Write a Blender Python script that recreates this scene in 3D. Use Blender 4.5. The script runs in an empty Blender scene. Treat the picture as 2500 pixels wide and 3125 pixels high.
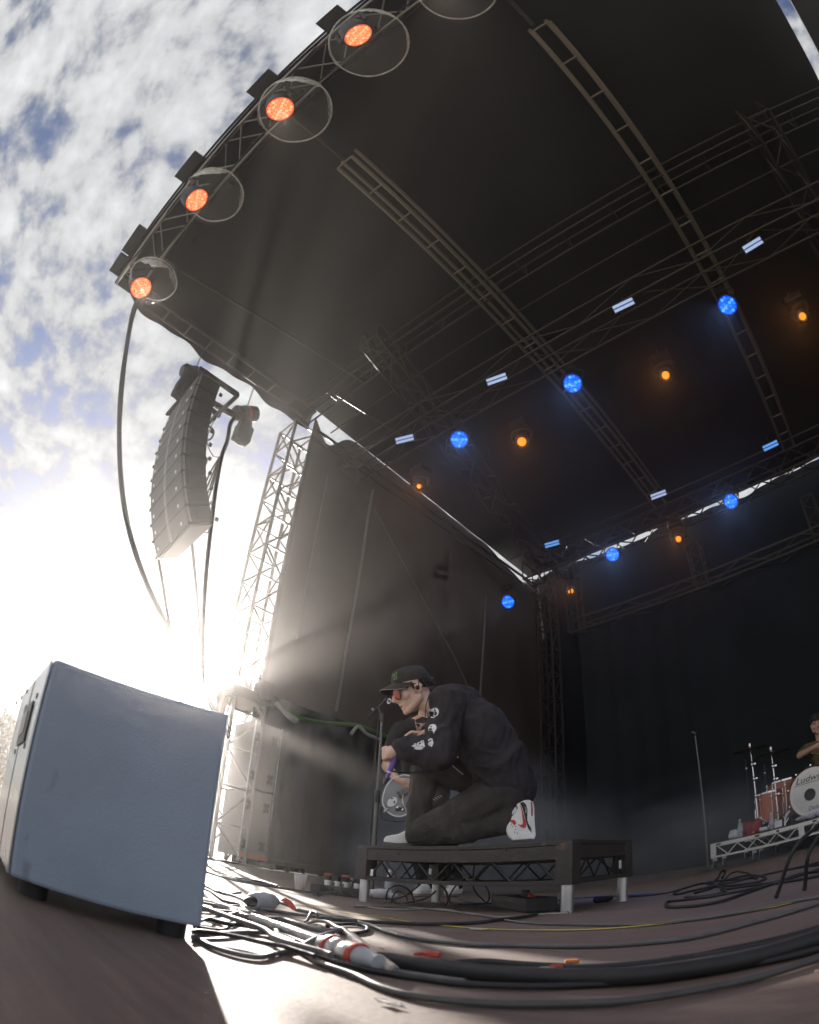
import bpy, bmesh, math, random
from mathutils import Vector, Matrix, Quaternion, noise
from mathutils.bvhtree import BVHTree
random.seed(7)
scene = bpy.context.scene
col = scene.collection
V = Vector
R = math.radians

# ------------------------------------------------------------------ camera (equisolid fisheye, as the photograph's lens)
CAM_H = 0.2
FPX = 1768.8            # focal length in pixels of the 2500 x 3125 photograph
camd = bpy.data.cameras.new('camera')
cam = bpy.data.objects.new('camera', camd)
col.objects.link(cam)
scene.camera = cam
scene.render.engine = 'CYCLES'
cam.location = (0, 0, CAM_H)
cam.rotation_euler = (R(126.2033), R(-3.3645), R(42.7327))
camd.type = 'PANO'
pano = camd if hasattr(camd, 'fisheye_lens') else camd.cycles
pano.panorama_type = 'FISHEYE_EQUISOLID'
camd.sensor_fit = 'HORIZONTAL'
camd.sensor_width = 36.0
pano.fisheye_lens = FPX / 2500 * 36.0
pano.fisheye_fov = R(180)
camd.clip_start = 0.02
camd.clip_end = 2000
camd.dof.use_dof = True
camd.dof.focus_distance = 3.2
camd.dof.aperture_fstop = 9.0

# ------------------------------------------------------------------ world: daylight sky with broken cloud
SUN_AZ, SUN_EL = -65.6, 14.9          # degrees, azimuth from +Y towards +X
sd = V((math.sin(R(SUN_AZ)) * math.cos(R(SUN_EL)), math.cos(R(SUN_AZ)) * math.cos(R(SUN_EL)), math.sin(R(SUN_EL))))
world = bpy.data.worlds.new('World')
scene.world = world
world.use_nodes = True
wn, wl = world.node_tree.nodes, world.node_tree.links
wn.clear()
def wnode(t, **k):
    n = wn.new(t)
    for a, b in k.items():
        setattr(n, a, b)
    return n
def wmath(op, a, b=None, c=None, clamp=False):
    n = wn.new('ShaderNodeMath'); n.operation = op; n.use_clamp = clamp
    for i, x in enumerate((a, b, c)):
        if x is None: continue
        if isinstance(x, (int, float)): n.inputs[i].default_value = x
        else: wl.new(x, n.inputs[i])
    return n.outputs[0]
wout = wnode('ShaderNodeOutputWorld')
bg = wnode('ShaderNodeBackground')
bg.inputs[1].default_value = 0.07
sky = wnode('ShaderNodeTexSky', sky_type='NISHITA', sun_disc=False)
sky.sun_elevation = R(SUN_EL); sky.sun_rotation = R(SUN_AZ)
sky.altitude = 20; sky.air_density = 1.0; sky.dust_density = 0.6; sky.ozone_density = 1.6
tc = wnode('ShaderNodeTexCoord')
sep = wnode('ShaderNodeSeparateXYZ'); wl.new(tc.outputs['Generated'], sep.inputs[0])
# the cloud deck is a flat layer: direction / height
zc = wmath('MAXIMUM', sep.outputs[2], 0.06)
cx = wmath('DIVIDE', sep.outputs[0], zc); cy = wmath('DIVIDE', sep.outputs[1], zc)
cmb = wnode('ShaderNodeCombineXYZ'); wl.new(cx, cmb.inputs[0]); wl.new(cy, cmb.inputs[1])
rot = wnode('ShaderNodeMapping'); rot.inputs['Rotation'].default_value = (0, 0, R(20)); rot.inputs['Scale'].default_value = (1.0, 1.5, 1); rot.inputs['Location'].default_value = (0.35, 2.6, 0)
wl.new(cmb.outputs[0], rot.inputs[0])
n1 = wnode('ShaderNodeTexNoise'); n1.inputs['Scale'].default_value = 4.8; n1.inputs['Detail'].default_value = 9; n1.inputs['Roughness'].default_value = 0.56; n1.inputs['Distortion'].default_value = 0.25
n2 = wnode('ShaderNodeTexNoise'); n2.inputs['Scale'].default_value = 13; n2.inputs['Detail'].default_value = 7; n2.inputs['Roughness'].default_value = 0.6
n3 = wnode('ShaderNodeTexNoise'); n3.inputs['Scale'].default_value = 0.75; n3.inputs['Detail'].default_value = 3
for n in (n1, n2, n3): wl.new(rot.outputs[0], n.inputs['Vector'])
cl = wmath('ADD', wmath('MULTIPLY', n1.outputs[0], 0.66), wmath('ADD', wmath('MULTIPLY', n2.outputs[0], 0.34), wmath('MULTIPLY', wmath('SUBTRACT', n3.outputs[0], 0.5), 0.35)))
# angle to the sun
dot = wnode('ShaderNodeVectorMath', operation='DOT_PRODUCT'); wl.new(tc.outputs['Generated'], dot.inputs[0]); dot.inputs[1].default_value = sd
ang = wmath('ARCCOSINE', wmath('MINIMUM', wmath('MAXIMUM', dot.outputs['Value'], -1), 1))
near = wmath('POWER', 2.718, wmath('MULTIPLY', ang, -2.2))         # thickening veil of cloud towards the sun
cover = wnode('ShaderNodeMapRange', interpolation_type='SMOOTHSTEP'); cover.inputs[1].default_value = 0.37; cover.inputs[2].default_value = 0.54
wl.new(wmath('ADD', cl, wmath('MULTIPLY', near, 0.12)), cover.inputs[0])
shade = wnode('ShaderNodeMapRange'); shade.inputs[1].default_value = 0.42; shade.inputs[2].default_value = 0.72; shade.inputs[3].default_value = 0.50; shade.inputs[4].default_value = 1.0
wl.new(cl, shade.inputs[0])
# forward scattering brightens cloud near the sun
fwd = wmath('ADD', wmath('ADD', 4.5, wmath('MULTIPLY', wmath('POWER', 2.718, wmath('MULTIPLY', ang, -6.0)), 4.0)),
            wmath('MULTIPLY', wmath('POWER', 2.718, wmath('MULTIPLY', ang, -18.0)), 60.0))
cloudv = wmath('MULTIPLY', shade.outputs[0], fwd)
ccol = wnode('ShaderNodeVectorMath', operation='SCALE'); ccol.inputs[0].default_value = (0.965, 0.985, 1.0); wl.new(cloudv, ccol.inputs['Scale'])
mix = wnode('ShaderNodeMix', data_type='RGBA')
skys = wnode('ShaderNodeVectorMath', operation='MULTIPLY'); wl.new(sky.outputs[0], skys.inputs[0]); skys.inputs[1].default_value = (0.80, 0.68, 0.74)
wl.new(cover.outputs[0], mix.inputs['Factor']); wl.new(skys.outputs[0], mix.inputs['A']); wl.new(ccol.outputs[0], mix.inputs['B'])
wl.new(mix.outputs['Result'], bg.inputs[0]); wl.new(bg.outputs[0], wout.inputs[0])
world.cycles.sampling_method = 'AUTOMATIC'

sund = bpy.data.lights.new('sun', 'SUN'); sun = bpy.data.objects.new('sun', sund); col.objects.link(sun)
sund.energy = 5.0; sund.angle = R(0.55); sund.color = (1.0, 0.93, 0.84)
sun.rotation_euler = (-sd).to_track_quat('-Z', 'Y').to_euler()
sun.location = sd * 60
scene.view_settings.view_transform = 'Standard'; scene.view_settings.look = 'None'
scene.view_settings.gamma = 1.0; scene.view_settings.exposure = 1.68
scene.view_settings.use_curve_mapping = False
scene.cycles.use_denoising = True; scene.cycles.volume_step_rate = 3.0; scene.cycles.adaptive_threshold = 0.02
scene.cycles.max_bounces = 6; scene.cycles.diffuse_bounces = 3; scene.cycles.volume_bounces = 0
scene.cycles.transparent_max_bounces = 16

# ------------------------------------------------------------------ photograph measurements -> world points at a real depth
CR = cam.rotation_euler.to_matrix()
def ray(px, py):
    dx, dy = px - 1250.0, py - 1562.5
    r = math.hypot(dx, dy) + 1e-9
    th = 2 * math.asin(min(1, r / (2 * FPX))); s = math.sin(th) / r
    return CR @ V((dx * s, -dy * s, -math.cos(th)))
def G(px, py, z=0.0):                     # on the horizontal plane z
    v = ray(px, py); t = (z - CAM_H) / v.z
    return V((v.x * t, v.y * t, z))
def PY(px, py, Y):                        # on the plane y = Y
    v = ray(px, py); t = Y / v.y
    return V((v.x * t, Y, CAM_H + v.z * t))
def PX(px, py, X):
    v = ray(px, py); t = X / v.x
    return V((X, v.y * t, CAM_H + v.z * t))
def PD(px, py, d):                        # at a distance
    return V((0, 0, CAM_H)) + ray(px, py) * d

# ------------------------------------------------------------------ materials
MATS = {}
def mat(name, c, rough=0.6, metal=0.0, var=0.18, scale=6.0, bump=0.0, bscale=40.0, spec=0.5, coat=0.0, detail=4, c2=None, mixpos=(0.45, 0.6)):
    if name in MATS: return MATS[name]
    m = bpy.data.materials.new(name); m.use_nodes = True
    nt = m.node_tree; b = nt.nodes['Principled BSDF']
    tcn = nt.nodes.new('ShaderNodeTexCoord')
    nz = nt.nodes.new('ShaderNodeTexNoise'); nz.inputs['Scale'].default_value = scale; nz.inputs['Detail'].default_value = detail; nz.inputs['Roughness'].default_value = 0.6
    nt.links.new(tcn.outputs['Object'], nz.inputs['Vector'])
    ramp = nt.nodes.new('ShaderNodeValToRGB')
    if c2 is None:
        ramp.color_ramp.elements[0].position = 0.3; ramp.color_ramp.elements[1].position = 0.7
        ramp.color_ramp.elements[0].color = (*[x * (1 - var) for x in c], 1)
        ramp.color_ramp.elements[1].color = (*[min(1, x * (1 + var)) for x in c], 1)
    else:
        ramp.color_ramp.elements[0].position, ramp.color_ramp.elements[1].position = mixpos
        ramp.color_ramp.elements[0].color = (*c, 1); ramp.color_ramp.elements[1].color = (*c2, 1)
    nt.links.new(nz.outputs[0], ramp.inputs[0]); nt.links.new(ramp.outputs[0], b.inputs['Base Color'])
    rm = nt.nodes.new('ShaderNodeMapRange'); rm.inputs[3].default_value = max(0.03, rough - 0.12); rm.inputs[4].default_value = min(1, rough + 0.12)
    nt.links.new(nz.outputs[0], rm.inputs[0]); nt.links.new(rm.outputs[0], b.inputs['Roughness'])
    b.inputs['Metallic'].default_value = metal
    b.inputs['Specular IOR Level'].default_value = spec
    b.inputs['Coat Weight'].default_value = coat
    if bump:
        nb = nt.nodes.new('ShaderNodeTexNoise'); nb.inputs['Scale'].default_value = bscale; nb.inputs['Detail'].default_value = 4
        nt.links.new(tcn.outputs['Object'], nb.inputs['Vector'])
        bp = nt.nodes.new('ShaderNodeBump'); bp.inputs['Strength'].default_value = bump; bp.inputs['Distance'].default_value = 0.01
        nt.links.new(nb.outputs[0], bp.inputs['Height']); nt.links.new(bp.outputs[0], b.inputs['Normal'])
    MATS[name] = m
    return m
def glow(name, c, s):
    if name in MATS: return MATS[name]
    m = bpy.data.materials.new(name); m.use_nodes = True
    nt = m.node_tree; b = nt.nodes['Principled BSDF']
    b.inputs['Base Color'].default_value = (*[x * 0.3 for x in c], 1)
    b.inputs['Emission Color'].default_value = (*c, 1); b.inputs['Emission Strength'].default_value = s
    MATS[name] = m
    return m
def clear(name, c, alpha, rough=0.08):
    if name in MATS: return MATS[name]
    m = bpy.data.materials.new(name); m.use_nodes = True
    b = m.node_tree.nodes['Principled BSDF']
    b.inputs['Base Color'].default_value = (*c, 1); b.inputs['Alpha'].default_value = alpha; b.inputs['Roughness'].default_value = rough
    b.inputs['Specular IOR Level'].default_value = 0.8
    MATS[name] = m
    return m
alu = mat('aluminium', (0.60, 0.60, 0.60), 0.38, 0.85, 0.2, 5, 0.05)
alu_shade = mat('shaded_aluminium', (0.075, 0.066, 0.058), 0.5, 0.6, 0.25, 4, 0.05)  # truss aluminium darkened: the dimness under the roof is put into its colour
steel = mat('steel', (0.5, 0.5, 0.52), 0.3, 1.0, 0.15, 9)
chrome = mat('chrome', (0.82, 0.82, 0.84), 0.12, 1.0, 0.05, 9)
black_metal = mat('black_metal', (0.022, 0.022, 0.024), 0.45, 0.1, 0.3, 10, 0.1)
black_plastic = mat('black_plastic', (0.016, 0.016, 0.018), 0.42, 0, 0.3, 20, 0.05)
rubber = mat('black_rubber', (0.017, 0.017, 0.019), 0.55, 0, 0.3, 25, 0.1)
tarp = mat('black_tarpaulin', (0.017, 0.0195, 0.024), 0.62, 0, 0.25, 0.8, 0.15, 3.0)
drape = mat('black_drape', (0.012, 0.0155, 0.0175), 0.9, 0, 0.3, 1.5, 0.2, 14, 0.2)
dark_wood = mat('worn_black_paint', (0.035, 0.030, 0.028), 0.5, 0, 0.3, 14, 0.25, 50, 0.5, 0, 6, (0.16, 0.085, 0.055), (0.62, 0.72))
white_plastic = mat('white_plastic', (0.72, 0.72, 0.72), 0.4, 0, 0.06, 8)
alu_dark = mat('backlit_aluminium', (0.26, 0.25, 0.24), 0.42, 0.7, 0.25, 4, 0.05)  # same metal in mid grey, its look against bright sky put into the colour
grey_plastic = mat('grey_plastic', (0.36, 0.39, 0.43), 0.4, 0, 0.12, 14)
red_plastic = mat('red_plastic', (0.46, 0.05, 0.035), 0.5, 0, 0.4, 60, 0.2, 80)
orange_wrap = mat('orange_strap', (0.6, 0.19, 0.04), 0.55, 0, 0.2, 14)
white_cloth = mat('white_cloth', (0.70, 0.71, 0.78), 0.9, 0, 0.08, 18, 0.3, 60)
silver_tape = mat('silver_wrap', (0.42, 0.41, 0.40), 0.36, 0.35, 0.35, 40, 0.4, 90)
green_strap = mat('green_strap', (0.10, 0.22, 0.06), 0.8, 0, 0.2, 20)
rope_grey = mat('grey_webbing', (0.20, 0.19, 0.18), 0.85, 0, 0.2, 30)

# ------------------------------------------------------------------ mesh helpers
class MB:
    def __init__(s): s.v = []; s.f = []
    def add(s, vs, fs):
        o = len(s.v); s.v += [tuple(v) for v in vs]; s.f += [tuple(i + o for i in f) for f in fs]
    def box(s, c, size, rot=None):
        c = V(c); hx, hy, hz = size[0] / 2, size[1] / 2, size[2] / 2
        vs = [V((x, y, z)) for x in (-hx, hx) for y in (-hy, hy) for z in (-hz, hz)]
        if rot is not None: vs = [rot @ v for v in vs]
        s.add([v + c for v in vs], [(0, 1, 3, 2), (4, 6, 7, 5), (0, 4, 5, 1), (2, 3, 7, 6), (0, 2, 6, 4), (1, 5, 7, 3)])
    def tube(s, pts, r, n=8, cap=True):
        pts = [V(p) for p in pts]; m = len(pts)
        rs = r if isinstance(r, (list, tuple)) else [r] * m
        t0 = (pts[1] - pts[0]).normalized()
        a = t0.cross(V((0, 0, 1)))
        if a.length < 0.05: a = t0.cross(V((0, 1, 0)))
        a.normalize()
        vs = []
        for i, p in enumerate(pts):
            t = (pts[min(i + 1, m - 1)] - pts[max(i - 1, 0)])
            t = t.normalized() if t.length > 1e-9 else t0
            a = a - t * a.dot(t); a.normalize(); b = t.cross(a)
            vs += [p + (a * math.cos(2 * math.pi * k / n) + b * math.sin(2 * math.pi * k / n)) * rs[i] for k in range(n)]
        fs = [(i * n + k, i * n + (k + 1) % n, (i + 1) * n + (k + 1) % n, (i + 1) * n + k) for i in range(m - 1) for k in range(n)]
        if cap: fs += [tuple(range(n - 1, -1, -1)), tuple((m - 1) * n + k for k in range(n))]
        s.add(vs, fs)
    def lathe(s, prof, M=None, n=24):            # prof: (radius, z)
        vs = []
        for (r, z) in prof: vs += [V((r * math.cos(2 * math.pi * k / n), r * math.sin(2 * math.pi * k / n), z)) for k in range(n)]
        fs = [(i * n + k, i * n + (k + 1) % n, (i + 1) * n + (k + 1) % n, (i + 1) * n + k) for i in range(len(prof) - 1) for k in range(n)]
        fs += [tuple(range(n - 1, -1, -1)), tuple((len(prof) - 1) * n + k for k in range(n))]
        if M is not None: vs = [M @ v for v in vs]
        s.add(vs, fs)
    def prism(s, poly, d):                       # poly: 3D points, d: extrusion vector
        n = len(poly); d = V(d); poly = [V(p) for p in poly]
        s.add(poly + [p + d for p in poly], [tuple(range(n))[::-1], tuple(range(n, 2 * n))] + [(i, (i + 1) % n, n + (i + 1) % n, n + i) for i in range(n)])
    def ball(s, c, r, M=None, nu=12, nv=8):
        vs = []; c = V(c)
        rr = V(r) if isinstance(r, (tuple, list, Vector)) else V((r, r, r))
        for i in range(nv + 1):
            ph = math.pi * i / nv
            for k in range(nu):
                th = 2 * math.pi * k / nu
                p = V((rr.x * math.sin(ph) * math.cos(th), rr.y * math.sin(ph) * math.sin(th), rr.z * math.cos(ph)))
                vs.append(c + (M @ p if M is not None else p))
        fs = [(i * nu + k, (i + 1) * nu + k, (i + 1) * nu + (k + 1) % nu, i * nu + (k + 1) % nu) for i in range(nv) for k in range(nu)]
        s.add(vs, fs)
    def mesh(s, name, smooth=False):
        me = bpy.data.meshes.new(name); me.from_pydata(s.v, [], s.f)
        bm = bmesh.new(); bm.from_mesh(me)
        bmesh.ops.remove_doubles(bm, verts=bm.verts, dist=1e-6)
        bmesh.ops.recalc_face_normals(bm, faces=bm.faces)
        bm.to_mesh(me); bm.free()
        if smooth:
            for p in me.polygons: p.use_smooth = True
        return me
    def build(s, name, m, parent=None, smooth=False, bevel=0.0):
        me = s.mesh(name, smooth)
        return link(name, me, m, parent, bevel, smooth)
def link(name, me, m, parent=None, bevel=0.0, smooth=False):
    if m is not None and not me.materials: me.materials.append(m)
    o = bpy.data.objects.new(name, me); col.objects.link(o)
    if bevel:
        b = o.modifiers.new('bevel', 'BEVEL'); b.width = bevel; b.segments = 2; b.limit_method = 'ANGLE'; b.angle_limit = R(50)
    if smooth and not bevel:
        try: me.set_sharp_from_angle(angle=R(42))
        except Exception: pass
    if parent is not None: attach(o, parent)
    return o
def attach(o, parent):
    o.parent = parent
    o.matrix_parent_inverse = world_m(parent).inverted()
def world_m(o):
    m = o.matrix_basis.copy()
    if o.parent is not None: m = world_m(o.parent) @ o.matrix_parent_inverse @ m
    return m
def thing(name, label, cat, loc=(0, 0, 0), group=None):
    o = bpy.data.objects.new(name, None); col.objects.link(o)
    o.location = loc; o.empty_display_size = 0.1
    return tag(o, label, cat, group)
def tag(o, label=None, cat=None, group=None, kind=None):
    if label: o['label'] = label
    if cat: o['category'] = cat
    if group: o['group'] = group
    if kind: o['kind'] = kind
    return o
def structure(o, label=None):
    o['kind'] = 'structure'
    if label: o['label'] = label
    return o
def copy_tree(o, parent=None, shift=None):
    c = o.copy(); col.objects.link(c)
    if parent is not None: c.parent = parent
    for ch in list(o.children): copy_tree(ch, c)
    return c
def smooth_path(pts, sub=8):
    pts = [V(p) for p in pts]
    if len(pts) < 3: return pts
    P = [2 * pts[0] - pts[1]] + pts + [2 * pts[-1] - pts[-2]]
    out = []
    for i in range(1, len(P) - 2):
        p0, p1, p2, p3 = P[i - 1:i + 3]
        for k in range(sub):
            t = k / sub
            out.append(0.5 * ((2 * p1) + (p2 - p0) * t + (2 * p0 - 5 * p1 + 4 * p2 - p3) * t * t + (3 * p1 - p0 - 3 * p2 + p3) * t ** 3))
    return out + [pts[-1]]

# shared bar mesh for truss work: unit length along +Z, unit radius
_m = MB(); _m.lathe([(1, 0), (1, 1)], n=8); BAR = {}
def bar_mesh(m):
    if m.name not in BAR:
        me = _m.mesh('bar', True); me.set_sharp_from_angle(angle=R(50)); me.materials.append(m); BAR[m.name] = me
    return BAR[m.name]
def bar(name, a, b, r, m, parent):
    a, b = V(a), V(b); d = b - a
    o = bpy.data.objects.new(name, bar_mesh(m)); col.objects.link(o)
    o.matrix_basis = Matrix.Translation(a) @ d.to_track_quat('Z', 'Y').to_matrix().to_4x4() @ Matrix.Diagonal((r, r, d.length, 1))
    if parent is not None: attach(o, parent)
    return o
def truss(name, label, A, B, side, up, bays, m, r=0.025, rb=0.013, faces='bltr', cat='truss', group=None, zig=True, rung=False, label2=None):
    """four chords from A to B (A, B is one edge), offset by the vectors side and up; diagonal braces on the chosen faces"""
    A, B, side, up = V(A), V(B), V(side), V(up)
    t = thing(name, label, cat, A, group)
    c = [V((0, 0, 0)), side, side + up, up]
    flat = up.length < 1e-6
    for k in ((0, 1) if flat else range(4)): bar('chord', A + c[k], B + c[k], r, m, t)
    pairs = {'b': (0, 1), 'r': (1, 2), 't': (2, 3), 'l': (3, 0)}
    for f in ('b' if flat else faces):
        i, j = pairs[f]
        for k in range(bays):
            p0, p1 = A.lerp(B, k / bays), A.lerp(B, (k + 1) / bays)
            if zig: bar('brace', *( (p0 + c[i], p1 + c[j]) if k % 2 == 0 else (p0 + c[j], p1 + c[i]) ), rb, m, t)
            if rung or k == 0: bar('rung', p0 + c[i], p0 + c[j], rb, m, t)
        bar('rung', B + c[i], B + c[j], rb, m, t)
    return t
def remesh(mb, name, voxel, m, parent, smooth=4, disp=None):
    """union of overlapping closed shapes -> one continuous skin"""
    me = mb.mesh('tmp'); ob = bpy.data.objects.new('tmp', me); col.objects.link(ob)
    md = ob.modifiers.new('r', 'REMESH'); md.mode = 'VOXEL'; md.voxel_size = voxel; md.use_smooth_shade = True
    dg = bpy.context.evaluated_depsgraph_get(); dg.update()
    out = bpy.data.meshes.new_from_object(ob.evaluated_get(dg))
    bpy.data.objects.remove(ob); bpy.data.meshes.remove(me)
    bm = bmesh.new(); bm.from_mesh(out)
    for _ in range(smooth): bmesh.ops.smooth_vert(bm, verts=bm.verts, factor=0.5, use_axis_x=True, use_axis_y=True, use_axis_z=True)
    if disp:
        bm.normal_update()
        dv = [(v, v.normal * disp(v.co, v.normal)) for v in bm.verts]
        for v, d in dv: v.co += d
    bm.to_mesh(out); bm.free()
    out.name = name
    for p in out.polygons: p.use_smooth = True
    out.materials.clear(); out.materials.append(m)
    o = bpy.data.objects.new(name, out); col.objects.link(o)
    if parent is not None: attach(o, parent)
    return o
def cap(mb, a, ra, b, rb, n=14):          # tapered capsule
    a, b = V(a), V(b); d = b - a; L = d.length
    if L < 1e-6: mb.ball(a, ra); return
    q = d.to_track_quat('Z', 'Y').to_matrix().to_4x4(); M = Matrix.Translation(a) @ q
    prof = [(max(1e-4, ra * math.sin(t)), -ra * math.cos(t)) for t in [R(x) for x in (2, 30, 60, 90)]]
    prof += [(max(1e-4, rb * math.sin(t)), L - rb * math.cos(t)) for t in [R(x) for x in (90, 120, 150, 178)]]
    mb.lathe(prof, M, n)
def chain(mb, pts):                       # [(point, radius), ...]
    for (a, ra), (b, rb) in zip(pts, pts[1:]): cap(mb, a, ra, b, rb)
def text_mesh(body, size, depth=0.0, shear=0.0, res=3):
    cu = bpy.data.curves.new('t', 'FONT'); cu.body = body; cu.size = size; cu.extrude = depth; cu.shear = shear; cu.align_x = 'CENTER'; cu.align_y = 'CENTER'; cu.resolution_u = res
    ob = bpy.data.objects.new('t', cu); col.objects.link(ob)
    dg = bpy.context.evaluated_depsgraph_get(); dg.update()
    me = bpy.data.meshes.new_from_object(ob.evaluated_get(dg))
    bpy.data.objects.remove(ob); bpy.data.curves.remove(cu)
    me.materials.clear()
    return me
def bvh_of(*obs):
    bm = bmesh.new()
    for o in obs:
        t = o.data.copy(); t.transform(world_m(o)); bm.from_mesh(t); bpy.data.meshes.remove(t)
    b = BVHTree.FromBMesh(bm); bm.free()
    return b
def decal(name, polys, M, bvh, m, parent, off=0.0015, reach=0.2):
    """flat print: 2D polygons laid on a surface by dropping each point along -Z of the frame M"""
    mb = MB(); n = -(M.to_3x3() @ V((0, 0, 1))).normalized()
    bm = bmesh.new()
    for poly in polys:
        vs = [bm.verts.new((x, y, 0)) for x, y in poly]
        try: bm.faces.new(vs)
        except ValueError: pass
    bmesh.ops.triangulate(bm, faces=bm.faces)
    for _ in range(2): bmesh.ops.subdivide_edges(bm, edges=[e for e in bm.edges if e.calc_length() > 0.012], cuts=1)
    bmesh.ops.triangulate(bm, faces=bm.faces)
    for v in bm.verts:
        p = M @ v.co; s = p - n * reach
        h = bvh.ray_cast(s, n, reach * 2)
        v.co = (h[0] - n * off) if h[0] is not None else p
    me = bpy.data.meshes.new(name); bm.to_mesh(me); bm.free()
    return link(name, me, m, parent)
def disc(cx, cy, r, n=24, a0=0, a1=360):
    return [(cx + r * math.cos(R(a0 + (a1 - a0) * k / n)), cy + r * math.sin(R(a0 + (a1 - a0) * k / n))) for k in range(n if a1 - a0 >= 360 else n + 1)]

# ================================================================== SETTING
def floor_material():
    m = bpy.data.materials.new('stage_ply'); m.use_nodes = True
    nt = m.node_tree; b = nt.nodes['Principled BSDF']; L = nt.links
    tcn = nt.nodes.new('ShaderNodeTexCoord')
    def nz(sc, det, vec=None, rough=0.6):
        n = nt.nodes.new('ShaderNodeTexNoise'); n.inputs['Scale'].default_value = sc; n.inputs['Detail'].default_value = det; n.inputs['Roughness'].default_value = rough
        L.new(vec or tcn.outputs['Object'], n.inputs['Vector']); return n
    mp = nt.nodes.new('ShaderNodeMapping'); mp.inputs['Scale'].default_value = (0.7, 9, 1); mp.inputs['Rotation'].default_value = (0, 0, R(4)); L.new(tcn.outputs['Object'], mp.inputs[0])
    grain, big, fine = nz(3.0, 8, mp.outputs[0]), nz(1.1, 5), nz(60, 3)
    r1 = nt.nodes.new('ShaderNodeValToRGB'); r1.color_ramp.elements[0].position = 0.32; r1.color_ramp.elements[1].position = 0.72
    r1.color_ramp.elements[0].color = (0.082, 0.055, 0.043, 1); r1.color_ramp.elements[1].color = (0.212, 0.150, 0.117, 1)
    mx = nt.nodes.new('ShaderNodeMath'); mx.operation = 'MULTIPLY_ADD'; mx.inputs[1].default_value = 0.5
    h2 = nt.nodes.new('ShaderNodeMath'); h2.operation = 'MULTIPLY'; h2.inputs[1].default_value = 0.5; L.new(big.outputs[0], h2.inputs[0])
    L.new(grain.outputs[0], mx.inputs[0]); L.new(h2.outputs[0], mx.inputs[2]); L.new(mx.outputs[0], r1.inputs[0])
    mp2 = nt.nodes.new('ShaderNodeMapping'); mp2.inputs['Scale'].default_value = (2.2, 30, 1); mp2.inputs['Rotation'].default_value = (0, 0, R(-33)); L.new(tcn.outputs['Object'], mp2.inputs[0])
    scr = nz(2.0, 5, mp2.outputs[0]); sm1 = nt.nodes.new('ShaderNodeMapRange'); sm1.inputs[1].default_value = 0.62; sm1.inputs[2].default_value = 0.72; sm1.inputs[4].default_value = 0.5; L.new(scr.outputs[0], sm1.inputs[0])
    mxs = nt.nodes.new('ShaderNodeMix'); mxs.data_type = 'RGBA'; mxs.inputs['B'].default_value = (0.34, 0.27, 0.22, 1); L.new(sm1.outputs[0], mxs.inputs['Factor']); L.new(r1.outputs[0], mxs.inputs['A'])
    L.new(mxs.outputs['Result'], b.inputs['Base Color'])
    rr = nt.nodes.new('ShaderNodeMapRange'); rr.inputs[3].default_value = 0.60; rr.inputs[4].default_value = 0.78; L.new(big.outputs[0], rr.inputs[0]); L.new(rr.outputs[0], b.inputs['Roughness'])
    bp = nt.nodes.new('ShaderNodeBump'); bp.inputs['Strength'].default_value = 0.25; bp.inputs['Distance'].default_value = 0.004
    ad = nt.nodes.new('ShaderNodeMath'); ad.operation = 'ADD'; L.new(grain.outputs[0], ad.inputs[0]); L.new(fine.outputs[0], ad.inputs[1]); L.new(ad.outputs[0], bp.inputs['Height']); L.new(bp.outputs[0], b.inputs['Normal'])
    b.inputs['Specular IOR Level'].default_value = 0.85
    return m
g = MB(); g.add([(-400, -400, -1.5), (400, -400, -1.5), (400, 400, -1.5), (-400, 400, -1.5)], [(0, 1, 2, 3)])
structure(g.build('ground', mat('dry_grass', (0.44, 0.40, 0.32), 0.95, 0, 0.35, 0.25, 0.4, 4, 0.1)))
f = MB(); f.box((-1.1, 5.9, -0.11), (15.6, 15.0, 0.22))
structure(f.build('stage_floor', floor_material()))
f = MB(); f.box((-1.1, 5.95, -0.87), (15.3, 14.7, 1.26))
structure(f.build('stage_skirt', drape))
# yellow floor tape, two strips with the gaps that show between the cables
def tape(name, pxs, w, label):
    pts = smooth_path([G(*p, 0.004) for p in pxs], 6); mb = MB(); L, Rr = [], []
    for i, p in enumerate(pts):
        t = (pts[min(i + 1, len(pts) - 1)] - pts[max(0, i - 1)]).normalized(); n = V((-t.y, t.x, 0)) * w / 2
        L.append(p + n); Rr.append(p - n)
    k = len(pts); mb.add(L + Rr, [(i, i + 1, k + i + 1, k + i) for i in range(k - 1)])
    o = mb.build(name, mat('yellow_tape', (0.80, 0.68, 0.04), 0.5, 0, 0.12, 20)); return tag(o, label, 'tape')
tape('floor_tape', [(905, 2757), (1000, 2776), (1130, 2795), (1252, 2813)], 0.011, 'thin yellow tape line on the floor leaving the grey plug towards the riser')
tape('floor_tape', [(1330, 2822), (1480, 2834), (1640, 2838), (1800, 2836), (1960, 2825), (2150, 2803), (2385, 2762), (2440, 2747), (2520, 2728)], 0.021, 'long yellow tape line curving across the floor in front of the riser')

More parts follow.
